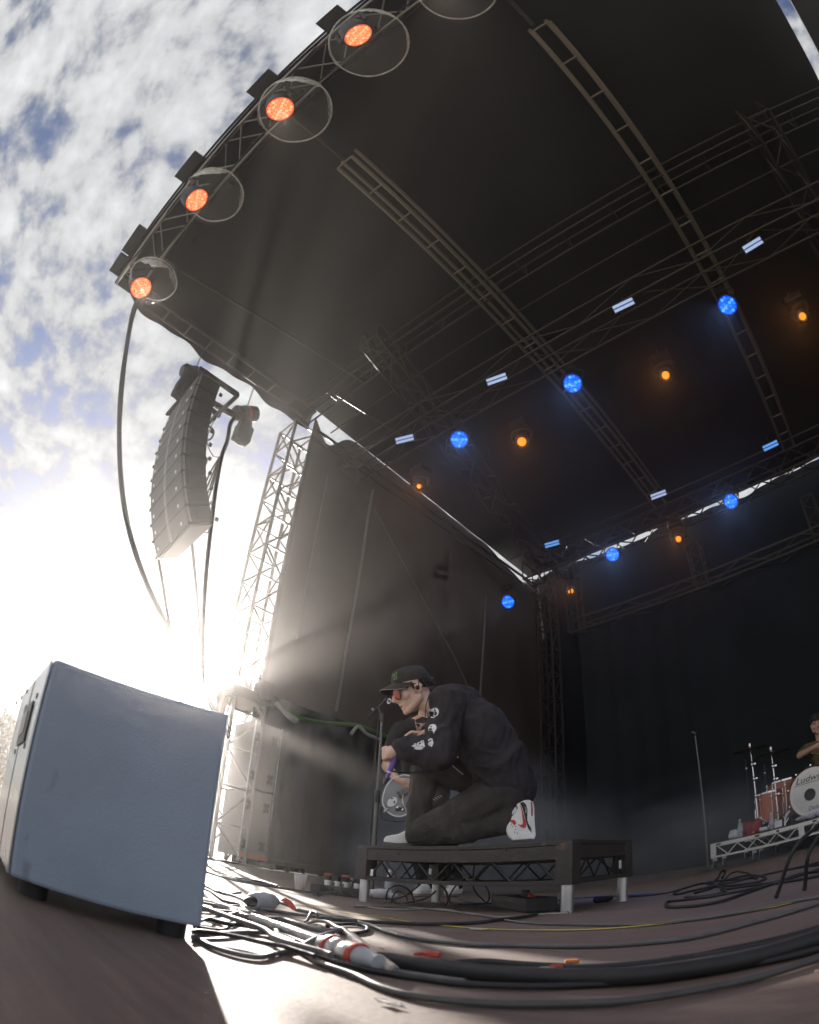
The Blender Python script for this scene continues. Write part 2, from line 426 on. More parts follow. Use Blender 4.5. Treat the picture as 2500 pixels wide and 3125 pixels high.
# ---------------------------------------------------------------- roof
ZR = 8.2
def sheet(name, xs, ys, fz, m, th=0.04, parent=None):
    mb = MB(); nx, ny = len(xs), len(ys)
    top = [V((x, y, fz(x, y) + th)) for y in ys for x in xs]; bot = [V((x, y, fz(x, y))) for y in ys for x in xs]; o = nx * ny
    fs = []
    for j in range(ny - 1):
        for i in range(nx - 1):
            a = j * nx + i; fs += [(a, a + 1, a + nx + 1, a + nx), (o + a, o + a + nx, o + a + nx + 1, o + a + 1)]
    for i in range(nx - 1): fs += [(i, o + i, o + i + 1, i + 1), ((ny - 1) * nx + i, (ny - 1) * nx + i + 1, o + (ny - 1) * nx + i + 1, o + (ny - 1) * nx + i)]
    for j in range(ny - 1): fs += [(j * nx, (j + 1) * nx, o + (j + 1) * nx, o + j * nx), (j * nx + nx - 1, o + j * nx + nx - 1, o + (j + 1) * nx + nx - 1, (j + 1) * nx + nx - 1)]
    mb.add(top + bot, fs)
    return mb.build(name, m, parent, True)
def lin(a, b, n): return [a + (b - a) * k / (n - 1) for k in range(n)]
roof = thing('stage_roof', 'flat black tarpaulin stage roof seen from below', 'roof', (-1.16, 5.9, ZR))
def sag(x, y):
    base = 8.72 - 0.42 * max(0, y - 3) / 9.2
    return base - 0.05 * math.cos((x + 2.85) * 2 * math.pi / 3.4) + 0.02 * noise.noise(V((x * 0.8, y * 0.8, 0)))
sheet('canopy', lin(-7.36, 4.15, 60), lin(-0.6, 12.2, 70), sag, tarp, 0.04, roof)
sheet('side_canopy', lin(4.42, 5.4, 6), lin(-0.6, 12.2, 40), sag, tarp, 0.04, roof)
# hanging hem with a wavy lower edge along the near side and the front
def hem(name, pts, drop, parent, m=tarp, th=0.012):
    mb = MB(); n = len(pts); vs = []
    for i, (p, d, o) in enumerate(zip(pts, drop, [V((-0.01, 0, 0))] * n)): vs += [p, p + V((-0.12 * d, 0, -d)), p + V((-0.12 * d - th, 0, -d)), p + V((-th, 0, 0))]
    fs = []
    for i in range(n - 1):
        for k in range(4): fs.append((i * 4 + k, (i + 1) * 4 + k, (i + 1) * 4 + (k + 1) % 4, i * 4 + (k + 1) % 4))
    fs += [(0, 1, 2, 3), (n * 4 - 1, n * 4 - 2, n * 4 - 3, n * 4 - 4)]
    mb.add(vs, fs); return mb.build(name, m, parent, True)
ys = lin(-0.15, 4.35, 60)
hem('side_hem', [V((-7.365, y, 8.84)) for y in ys], [0.66 + 0.055 * math.sin(y * 3.9 + 0.6) + 0.03 * math.sin(y * 8.1) - (0.28 * max(0, 0.5 - y)) + 0.12 * max(0, y - 3.6) for y in ys], roof)
fr = MB(); fr.box((-1.5, -0.62, 8.66), (11.8, 0.03, 0.17)); fr.build('front_fascia', tarp, roof)
# black boards sticking out over the front edge
for (x0, x1) in ((980, 1066), (752, 851), (532, 620), (383, 455)):
    ya = {980: (91, 36), 752: (286, 226), 532: (542, 471), 383: (776, 699)}[x0]
    a, b = G(x0, ya[0], 8.78), G(x1, ya[1], 8.78)
    mb = MB(); mb.box(((a.x + b.x) / 2, -0.66, 8.78), (abs(b.x - a.x) * 0.9, 0.34, 0.05)); mb.build('edge_board', black_metal, roof, False, 0.005)
mb = MB(); mb.box((-7.42, -0.32, 8.62), (0.26, 0.5, 0.16)); mb.build('corner_plate', black_metal, roof, False, 0.01)
mb = MB(); mb.box((-7.25, -0.68, 8.7), (0.5, 0.26, 0.05)); mb.build('edge_board', black_metal, roof, False, 0.005)
# tarpaulin poles under the roof skin
for (a, b) in (((-6.45, 0.35, 8.58), (-5.9, 4.4, 8.5)),): bar('tarpaulin_pole', a, b, 0.03, alu_shade, roof)
for y in (4.75,): bar('tarpaulin_pole', (-7.2, y, 8.2), (4.6, y, 8.2), 0.014, alu_shade, roof)
bar('tarpaulin_pole', (-2.9, -0.05, 8.42), (-2.9, 1.1, 8.42), 0.03, alu_shade, roof)
bar('tarpaulin_pole', (0.5, -0.05, 8.42), (0.5, 1.1, 8.42), 0.03, alu_shade, roof)
bar('tarpaulin_pole', (-6.4, 4.2, 8.3), (-5.3, 12.0, 8.0), 0.02, alu_shade, roof)

# ---------------------------------------------------------------- roof trusses
rafter_m = mat('lit_rafter_aluminium', (0.22, 0.195, 0.17), 0.5, 0.35, 0.25, 4, 0.05)  # lighter copy of the truss metal: light falling on the rafters is painted in
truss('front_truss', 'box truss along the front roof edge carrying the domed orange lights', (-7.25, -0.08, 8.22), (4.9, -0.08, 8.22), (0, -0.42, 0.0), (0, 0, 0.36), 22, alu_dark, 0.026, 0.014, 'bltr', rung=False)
truss('side_ladder', 'ladder rail along the left roof edge above the hanging loudspeakers', (-7.32, 0.15, 8.2), (-7.26, 4.15, 8.2), (0.29, 0, 0), (0, 0, 0), 8, alu_shade, 0.022, 0.02, zig=False, rung=True)
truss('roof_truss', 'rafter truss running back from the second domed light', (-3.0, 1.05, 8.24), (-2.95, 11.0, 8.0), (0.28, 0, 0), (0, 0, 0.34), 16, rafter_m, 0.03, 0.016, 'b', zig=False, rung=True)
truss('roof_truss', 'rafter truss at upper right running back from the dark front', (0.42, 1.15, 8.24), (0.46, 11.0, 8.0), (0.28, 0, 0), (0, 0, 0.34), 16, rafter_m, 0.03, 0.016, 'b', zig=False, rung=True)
truss('roof_truss', 'box truss with open end running back from left of centre', (-5.05, 3.55, 8.05), (-6.0, 10.7, 7.0), (0.4, 0, 0), (0, 0, 0.4), 16, alu_shade, 0.026, 0.016, 'blr', zig=True, rung=False)
truss('roof_truss', 'faint box truss at the far right of the roof', (2.35, 3.7, 8.05), (2.9, 10.7, 7.4), (0.4, 0, 0), (0, 0, 0.4), 16, alu_shade, 0.026, 0.016, 'blr', zig=True, rung=False)
truss('cross_truss', 'cross truss between the towers under the roof', (-7.3, 3.95, 8.2), (4.9, 3.95, 8.2), (0, 0.32, 0), (0, 0, 0.32), 14, alu_shade, 0.02, 0.010, 'br', rung=True, zig=False)
truss('light_truss', 'middle light truss carrying blue round lamps and amber lamps', (-7.1, 5.0, 7.35), (4.7, 5.0, 7.35), (0, 0.5, -0.05), (0, 0, 0.42), 11, alu_shade, 0.020, 0.010, 'blr', rung=False)
truss('light_truss', 'rear light truss in front of the bright gap at the back of the roof', (-6.4, 10.35, 7.1), (4.9, 10.35, 7.1), (0, 0.45, 0), (0, 0, 0.45), 26, alu_shade, 0.026, 0.016, 'blrt', rung=False)
truss('backdrop_truss', 'low dark truss hanging behind the drums above the black backdrop', (-4.35, 8.62, 4.48), (3.4, 8.62, 4.48), (0, 0.3, 0.0), (0, 0, 0.24), 14, alu_shade, 0.022, 0.012, 'bl', rung=False)
bar_pipe = thing('lamp_pipe', 'thin pipe below the roof with pale strip lamps in front of the rear truss', 'pipe', (-6, 9.55, 7.2)); bar('tube', (-6.2, 9.55, 7.2), (4.6, 9.55, 7.2), 0.02, alu_shade, bar_pipe)
for (px0, py0, px1, py1, lab) in ((2085, 1695, 2120, 1790, 'short upright truss hung between the rear trusses, centre right'), (2452, 1545, 2485, 1640, 'short upright truss hung between the rear trusses, at the right edge'), (1690, 1780, 1735, 1930, 'short upright truss hung at the back corner with cable work')):
    a, b = PY(px0, py0, 9.2), PY(px1, py1, 8.9)
    truss('drop_truss', lab, b, (b.x, b.y, a.z), (0.24, 0, 0), (0, 0.24, 0), 5, alu_shade, 0.018, 0.01, 'blr')
# towers
def tower(name, label, x, y, s, z0, z1, bays, m):
    t = truss(name, label, (x, y, z0), (x, y, z1), (-s, 0, 0), (0, s, 0), bays, m, 0.034, 0.019, 'bltr', cat='tower', rung=True)
    mb = MB(); mb.box((x - s / 2, y + s / 2, z0 - 0.02 + 0.03), (s + 0.3, s + 0.3, 0.04)); mb.build('base_plate', alu_shade, t)
    return t
tower('roof_tower', 'aluminium lattice tower holding up the left side of the roof', -7.45, 4.05, 0.55, 0.0, 8.2, 14, alu_dark)
tower('roof_tower', 'dark lattice tower in the back corner behind the side wall', -6.75, 12.2, 0.4, 0.0, 8.0, 12, alu_shade)
# sleeve block and guy straps at the tower
tb = thing('sleeve_block', 'dark bracket block with cables clamped on the lattice tower behind the sun glare', 'bracket', (-7.5, 4.2, 2.6))
mb = MB(); mb.box((-7.72, 4.33, 2.62), (0.75, 0.75, 0.16)); mb.box((-7.72, 3.99, 2.45), (0.12, 0.12, 0.6)); mb.box((-7.4, 4.5, 2.75), (0.3, 0.2, 0.3)); mb.build('block', alu_shade, tb, False, 0.01)
for k in range(5):
    a = V((-7.42 - 0.1 * k, 4.02, 2.7)); mb = MB(); mb.tube(smooth_path([a, a + V((0.03, -0.06, -0.25)), a + V((-0.08, -0.02, -0.55)), a + V((0.1, 0.03, -0.75))]), 0.014, 6); mb.build('cable', rubber, tb, True)

# ---------------------------------------------------------------- walls of black cloth
def curtain(name, label, P0, P1, z0, z1, depth, waves, m, fz=None, seed=0, nx=90, nz=14, kind=None, cat='curtain', th=0.006, grow=1.0, parent=None):
    P0, P1 = V((*P0, 0)), V((*P1, 0)); d = (P1 - P0); n = V((d.y, -d.x, 0)).normalized(); mb = MB(); vs = []
    for j in range(nz + 1):
        v = j / nz
        for i in range(nx + 1):
            u = i / nx; zt = fz(u) if fz else z1
            z = zt + (z0 - zt) * v
            a = depth * (0.35 + 0.65 * v * grow)
            off = a * (math.sin(u * waves * 2 * math.pi + 1.7 * math.sin(u * 9 + seed)) * 0.6 + noise.noise(V((u * waves * 0.6, v * 1.4, seed))) * 0.9)
            p = P0 + d * u + n * off; vs.append(V((p.x, p.y, z)))
    k = (nx + 1) * (nz + 1); vs2 = [v - n * th for v in vs]
    fs = []
    for j in range(nz):
        for i in range(nx):
            a = j * (nx + 1) + i; fs += [(a, a + 1, a + nx + 2, a + nx + 1), (k + a, k + a + nx + 1, k + a + nx + 2, k + a + 1)]
    for i in range(nx): fs += [(i, k + i, k + i + 1, i + 1), (nz * (nx + 1) + i, nz * (nx + 1) + i + 1, k + nz * (nx + 1) + i + 1, k + nz * (nx + 1) + i)]
    for j in range(nz): fs += [(j * (nx + 1), (j + 1) * (nx + 1), k + (j + 1) * (nx + 1), k + j * (nx + 1)), (j * (nx + 1) + nx, k + j * (nx + 1) + nx, k + (j + 1) * (nx + 1) + nx, (j + 1) * (nx + 1) + nx)]
    mb.add(vs + vs2, fs); o = mb.build(name, m, parent, True)
    if parent is None: tag(o, label, cat)
    return o
side = thing('side_wall', 'tall dark tarpaulin side wall from the tower to the back corner', 'wall', (-7.4, 4.43, 0))
def sidetop(u):
    y = 4.43 + u * 8.6
    return sag(-7.36, y) + 0.03 - 0.62 * math.exp(-((y - 4.85) / 0.36) ** 2) - 0.30 * max(0, min(1, (y - 10.2) / 1.6))
wallcloth = mat('side_tarpaulin', (0.100, 0.074, 0.066), 0.6, 0, 0.22, 0.7, 0.2, 5)  # dark cloth; the warm brown of the haze is mixed into its colour
curtain('upper_sheet', None, (-7.40, 4.43), (-7.40, 13.05), 2.75, 8.0, 0.035, 9, wallcloth, sidetop, 3, 110, 14, parent=side)
mb = MB(); mb.box((-7.36, 4.44, 5.4), (0.05, 0.07, 5.2)); mb.build('edge_rail', alu_shade, side)
mb = MB(); mb.tube([(-7.33, 4.45, 7.92), (-7.33, 13.0, 7.95)], 0.03, 8); mb.build('top_rail', alu_shade, side, True)
mb = MB(); mb.tube([(-7.28, 4.45, 8.12), (-7.28, 13.0, 8.12)], 0.035, 8); mb.build('top_rail', alu_shade, side, True)
curtain('side_curtain', 'lower dark curtain gathered in folds below the green strap', (-7.60, 4.5), (-7.60, 13.0), 0.003, 3.1, 0.10, 17, drape, lambda u: 3.1, 5, 200, 12)
curtain('back_wall', 'black cloth wall closing the back of the stage', (5.1, 12.9), (-7.95, 12.9), 0.02, 8.6, 0.10, 16, drape, lambda u: 8.66 + 0.05 * math.sin(u * 23) + 0.03 * math.sin(u * 51), 8, 150, 10, cat='wall')
curtain('backdrop_curtain', 'black backdrop curtain hanging behind the drum riser', (3.3, 8.85), (-4.3, 8.85), 0.02, 4.5, 0.06, 15, drape, None, 11, 160, 10)
curtain('side_curtain', 'black cloth wall on the right side of the stage', (5.3, 3.9), (5.3, 12.9), 0.02, 8.4, 0.08, 10, drape, None, 14, 80, 8)

# ropes, straps on the side wall
def line(name, label, pts, r, m, cat='rope', n=6, sub=8, group=None):
    mb = MB(); mb.tube(smooth_path(pts, sub), r, n); o = mb.build(name, m, None, True); return tag(o, label, cat, group)
line('hanging_strap', 'pale jointed strap hanging down the dark side wall from the middle truss', [PX(*p, -7.22) for p in ((1138, 1495), (1122, 1590), (1104, 1710), (1080, 1850), (1055, 1985), (1036, 2110), (1026, 2170))], 0.028, rope_grey)
line('hanging_strap', 'pale straight strap hanging near the back corner above the singer', [PX(*p, -7.24) for p in ((1484, 1820), (1478, 1940), (1470, 2060), (1463, 2170))], 0.026, rope_grey)
line('guy_wire', 'thin wire running diagonally down the dark side wall', [PX(*p, -7.2) for p in ((1142, 1550), (1240, 1735), (1330, 1900), (1385, 2000), (1440, 2120))], 0.008, rope_grey)
line('guy_wire', 'thin near-vertical wire on the side wall nearest the tower', [PX(*p, -7.26) for p in ((1000, 1450), (970, 1600), (935, 1780), (905, 1950))], 0.006, rope_grey)
line('green_strap', 'green webbing strap sagging along the top of the lower side curtain', [PX(*p, -7.24) for p in ((842, 2150), (875, 2175), (910, 2190), (990, 2206), (1090, 2214), (1150, 2235), (1190, 2252), (1240, 2275))], 0.035, green_strap)
line('white_tie', 'white cloth tie hooked on the green strap near the tower', [PX(*p, -7.2) for p in ((842, 2145), (860, 2165), (885, 2190), (905, 2203))], 0.04, mat('white_tie', (0.45, 0.45, 0.45), 0.8))
line('white_tie', 'white cloth tie on the green strap beside the microphone stand', [PX(*p, -7.18) for p in ((1072, 2240), (1094, 2217), (1120, 2240), (1155, 2255))], 0.03, MATS['white_tie'])
corner = thing('corner_frame', 'bright metal frame post at the back corner of the side wall', 'frame', (-7.2, 12.3, 0))
bar('post', PX(1640, 1795, -7.2), PX(1660, 1955, -7.2), 0.035, alu, corner); bar('rail', PX(1600, 1780, -7.2), PX(1645, 1822, -7.2), 0.05, alu, corner)

# ---------------------------------------------------------------- stacked road cases by the tower
casem = mat('grey_case', (0.13, 0.135, 0.14), 0.45, 0, 0.12, 3, 0.05)
def road_case(z, label, redpatch):
    t = thing('speaker_case', label, 'case', (-7.75, 4.72, z))
    rotz = Matrix.Rotation(R(-6), 3, 'Z')
    mb = MB(); mb.box((-7.75, 4.72, z + 0.545), (0.62, 0.50, 1.06)); mb.build('body', casem, t, False, 0.012)
    mb = MB(); mb.box((-7.435, 4.965, z + 0.545), (0.016, 0.016, 1.07)); mb.build('edge_strip', alu, t)
    mb = MB(); mb.box((-7.435, 4.475, z + 0.545), (0.016, 0.016, 1.07)); mb.build('edge_strip', alu, t)
    for y in (4.56, 4.86):
        for dz in (0.22, 0.84):
            mb = MB(); c = V((-7.437, y, z + dz))
            for s in (-1, 1):
                for u in (-1, 1): mb.prism([c + V((0, s * 0.01, u * 0.01)), c + V((0, s * 0.055, u * 0.03)), c + V((0, s * 0.04, u * 0.085)), c + V((0, -s * 0.002, u * 0.06))], (0.008, 0, 0))
            mb.box(c + V((0.004, 0, 0)), (0.007, 0.06, 0.12)); mb.build('handle_recess', black_plastic, t)
    if redpatch:
        mb = MB(); mb.box((-7.436, 4.72, z + 0.05), (0.006, 0.46, 0.1)); mb.build('base_band', mat('rust_band', (0.45, 0.14, 0.07), 0.6), t)
        for y in (4.52, 4.92):
            mb = MB(); mb.lathe([(0.05, -0.02), (0.05, 0.02)], Matrix.Translation((-7.48, y, -0.0 + 0.055)) @ Matrix.Rotation(R(90), 4, 'X'), 14); mb.build('caster', rubber, t)
    return t
road_case(0.12, 'lower grey loudspeaker case with rust red bottom edge beside the tower', True)
road_case(1.20, 'upper grey loudspeaker case stacked beside the tower', False)

# ---------------------------------------------------------------- trees far outside, on the left
leafm = mat('leaves', (0.07, 0.10, 0.035), 0.7, 0, 0.5, 1.2)
barkm = mat('bark', (0.10, 0.075, 0.05), 0.9, 0, 0.3, 4, 0.5, 10)
def tree(pos, H, W, label, seed):
    rnd = random.Random(seed); t = thing('tree', label, 'tree', pos, 'trees beyond the stage'); p = V(pos)
    mb = MB(); mb.tube([p, p + V((0.1, 0, H * 0.3)), p + V((0, 0.15, H * 0.62)), p + V((0.1, 0.1, H * 0.9))], [0.28, 0.22, 0.13, 0.05], 8)
    for k in range(9):
        a = rnd.uniform(0, 6.28); z0 = H * rnd.uniform(0.3, 0.7); s = p + V((0.05, 0.1, z0)); e = s + V((math.cos(a) * W * 0.7, math.sin(a) * W * 0.7, H * 0.2))
        mb.tube([s, s.lerp(e, 0.5) + V((0, 0, 0.15)), e], [0.09, 0.06, 0.02], 6)
    mb.build('trunk', barkm, t, True)
    mb = MB(); clumps = []
    for k in range(46):
        a, u = rnd.uniform(0, 6.28), rnd.uniform(0.28, 1.0); rad = W * math.sin(min(1, (1.08 - u) * 1.5) * 1.57) * rnd.uniform(0.35, 1.0)
        clumps.append((p + V((math.cos(a) * rad, math.sin(a) * rad, H * u)), rnd.uniform(0.45, 0.95)))
    for c, r in clumps:
        for k in range(75):
            d = V((rnd.gauss(0, 1), rnd.gauss(0, 1), rnd.gauss(0, 0.8))).normalized() * r * rnd.uniform(0.5, 1.05)
            q = Quaternion((rnd.gauss(0, 1), rnd.gauss(0, 1), rnd.gauss(0, 1), rnd.gauss(0, 1))).normalized(); s = rnd.uniform(0.07, 0.15)
            mb.add([c + d + q @ V(v) for v in ((-s, 0, 0), (0, -s * 0.5, 0.02), (s, 0, 0), (0, s * 0.5, -0.02))], [(0, 1, 2, 3)])
    me = bpy.data.meshes.new('crown'); me.from_pydata(mb.v, [], mb.f); link('crown', me, leafm, t)
tree((-25, 2.95, -1.5), 4.2, 1.5, 'leafy tree on the horizon just left of the near black cabinet', 3)
tree((-26, 0.9, -1.5), 5.0, 1.8, 'taller leafy tree cut by the left edge of the picture', 5)

# ================================================================== LAMPS
def frame_to(pos, aim, up=V((0, 0, 1))):
    z = (V(aim) - V(pos)).normalized(); x = up.cross(z)
    if x.length < 1e-3: x = V((1, 0, 0))
    x.normalize(); y = z.cross(x)
    M = Matrix((x, y, z)).transposed().to_4x4(); M.translation = V(pos); return M
def hexcells(rings, pitch):
    out = [(0, 0)]
    for k in range(1, rings + 1):
        for s in range(6):
            a0, a1 = R(60 * s), R(60 * (s + 1))
            for j in range(k):
                t = j / k; x = (math.cos(a0) * (1 - t) + math.cos(a1) * t) * k * pitch; y = (math.sin(a0) * (1 - t) + math.sin(a1) * t) * k * pitch
                rr = math.hypot(x, y); s2 = (k * pitch) / rr if k > 1 and rr > 0 else 1      # round the hexagon into a circle
                out.append((x * (0.4 + 0.6 * s2), y * (0.4 + 0.6 * s2)))
    return out
_c = MB(); _c.lathe([(1.0, 0), (0.96, 0.18), (0.72, 0.42), (0.3, 0.55), (0.05, 0.57)], n=10)
CELL = {}
def cell_mesh(m):
    if m.name not in CELL: me = _c.mesh('lens', True); me.materials.append(m); CELL[m.name] = me
    return CELL[m.name]
def lamp_head(t, M, r, rings, mats, gap, depth, body=black_metal):
    mb = MB(); mb.lathe([(r * 0.55, -depth), (r * 0.95, -depth * 0.75), (r * 1.06, -0.03), (r * 1.08, 0.012), (r * 1.01, 0.012), (r * 1.0, 0.0)], M, 28); mb.build('housing', body, t, True)
    mb = MB(); mb.lathe([(r * 0.99, 0.001), (r * 0.99, 0.006)], M, 28); face = mb.build('lens_plate', gap, t)
    pitch = r * 0.93 / (rings + 0.5)
    for i, (x, y) in enumerate(hexcells(rings, pitch)):
        o = bpy.data.objects.new('lens', cell_mesh(mats[i % len(mats)])); col.objects.link(o)
        s = pitch * 0.49; o.matrix_basis = M @ Matrix.Translation((x, y, 0.007)) @ Matrix.Diagonal((s, s, s * 0.8, 1)); attach(o, t)
    return face
or_m = [glow('orange_cell_%d' % i, c, s) for i, (c, s) in enumerate((((1.0, 0.24, 0.10), 0.62), ((1.0, 0.28, 0.13), 0.70), ((1.0, 0.20, 0.08), 0.54)))]
or_gap = glow('orange_gap', (0.9, 0.12, 0.04), 0.4)
bl_m = [glow('blue_cell_%d' % i, c, s) for i, (c, s) in enumerate((((0.02, 0.20, 1.0), 0.42), ((0.05, 0.30, 1.0), 0.55), ((0.01, 0.14, 0.95), 0.34)))]
bl_gap = glow('blue_gap', (0.0, 0.05, 0.7), 0.35)
amb = glow('amber_lens', (1.0, 0.21, 0.01), 0.55)
white_strip = glow('pale_strip', (0.36, 0.46, 0.72), 0.32)
blue_strip = glow('blue_strip', (0.10, 0.30, 0.75), 0.36)
dome_m = clear('clear_dome', (0.8, 0.82, 0.85), 0.045, 0.12)
crumple = mat('crumpled_clear_film', (0.80, 0.78, 0.76), 0.35, 0.0, 0.35, 14, 0.8, 20)
b_ = crumple.node_tree.nodes['Principled BSDF']; b_.inputs['Alpha'].default_value = 0.5; b_.inputs['Specular IOR Level'].default_value = 0.9
def spot(parent, M, power, color, size=40, blend=0.8):
    ld = bpy.data.lights.new('beam', 'SPOT'); ld.energy = power; ld.color = color; ld.spot_size = R(size); ld.spot_blend = blend; ld.shadow_soft_size = 0.006
    o = bpy.data.objects.new('beam', ld); col.objects.link(o); o.matrix_basis = M @ Matrix.Translation((0, 0, 0.04)) @ Matrix.Rotation(R(180), 4, 'X'); attach(o, parent)
FRONT_W = 40.0
def domed(pp, fp, rd, label, seed):
    rnd = random.Random(seed)
    c = V((0, 0, CAM_H)) + ray(*pp) * (7.75 / ray(*pp).z); fdir = ray(*fp)
    lp = V((0, 0, CAM_H)) + fdir * ((c - V((0, 0, CAM_H))).length - 0.12)
    t = thing('domed_light', label, 'stage light', c, 'orange lights in clear domes on the front truss')
    M = frame_to(lp, V((-1.8, 2.5, 0.8)) if seed % 2 else V((-0.6, 6.6, 0.6)))
    lamp_head(t, M, 0.185, 3, or_m, or_gap, 0.26)
    spot(t, M, FRONT_W, (1.0, 0.84, 0.72))
    # yoke, base and clamp
    mb = MB(); mb.tube(smooth_path([lp + M.to_3x3() @ V((0.23, 0, -0.12)), lp + M.to_3x3() @ V((0.22, 0, -0.3)) + V((0, 0, 0.1)), c + V((0, 0, 0.3)), lp + M.to_3x3() @ V((-0.22, 0, -0.3)) + V((0, 0, 0.1)), lp + M.to_3x3() @ V((-0.23, 0, -0.12))]), 0.025, 8); mb.build('yoke', black_metal, t, True)
    mb = MB(); mb.box(c + V((0, 0, 0.36)), (0.34, 0.3, 0.14)); mb.build('base', black_metal, t, False, 0.01)
    mb = MB(); mb.tube([c + V((0, 0, 0.4)), c + V((0, 0, 0.62))], 0.025, 8); mb.build('clamp', alu, t, True)
    # clear inflated rain dome: thin shell with a crumpled rim
    mb = MB(); n = 36
    prof = [(rd * math.cos(R(a)), rd * math.sin(R(a))) for a in (-86, -70, -52, -34, -16, 0, 14, 28)]
    mb.lathe([(max(0.01, r), z) for r, z in prof], Matrix.Translation(c), n); o = mb.build('dome', dome_m, t, True)
    ax = (V((0, 0, CAM_H)) - c).normalized(); Mr = frame_to(c, c + V((0, 0, -1)))
    mb = MB(); ring = []
    for k in range(49):
        a = 2 * math.pi * k / 48; ring.append(c + V((math.cos(a) * rd * 1.0, math.sin(a) * rd * 1.0, 0.03 * noise.noise(V((a * 2, seed, 0))))))
    mb.tube(ring, 0.012, 6, False); mb.build('rim', crumple, t, True)
    for s in range(3):                                   # bunched film where the dome is tied
        a0 = R((20, 190, 290)[s] + rnd.uniform(-15, 15)); mb = MB(); vs = []; m_ = 30; sp = R((60, 45, 75)[s])
        for k in range(m_ + 1):
            a = a0 + sp * k / m_; w = (0.09, 0.06, 0.13)[s] * math.sin(math.pi * k / m_) ** 0.7 * (0.85 + 0.35 * noise.noise(V((a * 5, seed, s))))
            for q in range(4):
                el_ = -R(3) - (w / rd) * q / 3; rr = rd * (0.995 - 0.03 * noise.noise(V((a * 9, q, seed)))); vs.append(c + V((math.cos(a) * rr * math.cos(el_), math.sin(a) * rr * math.cos(el_), rr * math.sin(el_) * 1.6)))
        k2 = len(vs); vs2 = [v + V((0, 0, 0.004)) for v in vs]
        mb.add(vs + vs2, [(4 * k + q, 4 * k + 4 + q, 4 * k + 5 + q, 4 * k + 1 + q) for k in range(m_) for q in range(3)] + [(k2 + 4 * k + q, k2 + 4 * k + 1 + q, k2 + 4 * k + 5 + q, k2 + 4 * k + 4 + q) for k in range(m_) for q in range(3)])
        mb.build('film_fold', crumple, t, True)
domed((468, 852), (430, 878), 0.44, 'orange light in a clear dome, lowest on the front roof edge at the corner', 1)
domed((653, 595), (600, 610), 0.46, 'orange light in a clear dome, second up from the roof corner', 2)
domed((900, 335), (855, 332), 0.50, 'orange light in a wide crumpled clear dome, third up from the roof corner', 3)
domed((1125, 130), (1093, 107), 0.50, 'orange light in a clear dome, topmost complete one near the top edge', 4)
domed((1395, -45), (1360, -60), 0.50, 'clear dome only just reaching into the top edge of the picture', 5)

def par(p, dz, aim, label, r=0.15, group='blue round lamps on the trusses'):
    v = ray(*p); pos = V((0, 0, CAM_H)) + v * (dz / v.z); t = thing('par_light', label, 'stage light', pos, group)
    M = frame_to(pos, aim); lamp_head(t, M, r, 2, bl_m, bl_gap, 0.2); spot(t, M, 20.0, (0.22, 0.42, 1.0), 34)
    Y = M.to_3x3(); mb = MB(); mb.tube(smooth_path([pos + Y @ V((r * 1.15, 0, -0.08)), pos + Y @ V((r * 1.2, 0.02, -0.2)) + V((0, 0, 0.12)), pos + V((0, 0.02, 0.34)), pos + Y @ V((-r * 1.2, 0.02, -0.2)) + V((0, 0, 0.12)), pos + Y @ V((-r * 1.15, 0, -0.08))]), 0.014, 8); mb.build('yoke', black_metal, t, True)
    mb = MB(); mb.box(pos + V((0, 0.02, 0.38)), (0.16, 0.12, 0.1)); mb.build('clamp', black_metal, t, False, 0.01)
tgt = V((-1.6, 1.9, 0.4))
par((1748, 1170), 6.75, tgt, 'large blue round lamp under the middle truss beside the central rafter')
par((1402, 1341), 6.75, tgt, 'blue round lamp at the left of the middle truss')
par((2221, 931), 6.75, tgt, 'blue round lamp furthest right on the middle truss')
par((1870, 1692), 6.6, tgt, 'blue round lamp left of centre on the rear truss')
par((2231, 1530), 6.6, tgt, 'blue round lamp on the rear truss over the bright gap')
par((1551, 1837), 5.9, V((-5, -1, -2)), 'blue round lamp low at the far left back corner', 0.15)

def mover(p, dz, label, r=0.055, flare=None):
    v = ray(*p); pos = V((0, 0, CAM_H)) + v * (dz / v.z); t = thing('moving_light', label, 'stage light', pos, 'amber lamps on the trusses')
    M = frame_to(pos, V((-0.9, 0.2, 0.2))); X = M.to_3x3(); spot(t, M, 9.0, (1.0, 0.40, 0.10), 24)
    mb = MB(); mb.lathe([(0.06, -0.34), (0.11, -0.3), (0.12, -0.12), (r * 1.45, -0.01), (r * 1.45, 0.012), (r * 1.02, 0.012), (r, 0.0)], M, 20); mb.build('head', black_metal, t, True)
    mb = MB(); mb.lathe([(r * 0.98, 0.002), (r * 0.9, 0.012), (r * 0.5, 0.02), (0.003, 0.022)], M, 20); mb.build('lens', amb, t, True)
    mb = MB(); c = pos - X @ V((0, 0, 0.18))
    mb.tube(smooth_path([c + X @ V((0.15, 0, 0)), c + X @ V((0.16, 0, 0)) + V((0, 0, 0.2)), c + V((0, 0, 0.27)), c + X @ V((-0.16, 0, 0)) + V((0, 0, 0.2)), c + X @ V((-0.15, 0, 0))]), 0.026, 8); mb.build('yoke', black_metal, t, True)
    mb = MB(); mb.box(c + V((0, 0, 0.36)), (0.32, 0.26, 0.14)); mb.build('base', black_metal, t, False, 0.015)
    mb = MB(); mb.tube([c + V((0, 0, 0.4)), c + V((0, 0, 0.62))], 0.02, 8); mb.build('clamp', alu_shade, t, True)
mover((1593, 1348), 6.5, 'glowing amber lamp right of the left blue lamp on the middle truss', 0.075)
mover((2032, 1145), 6.5, 'amber lamp with white housing between the middle truss blue lamps', 0.062)
mover((1279, 1484), 6.7, 'small amber lamp at the left end of the middle truss by the side wall', 0.04)
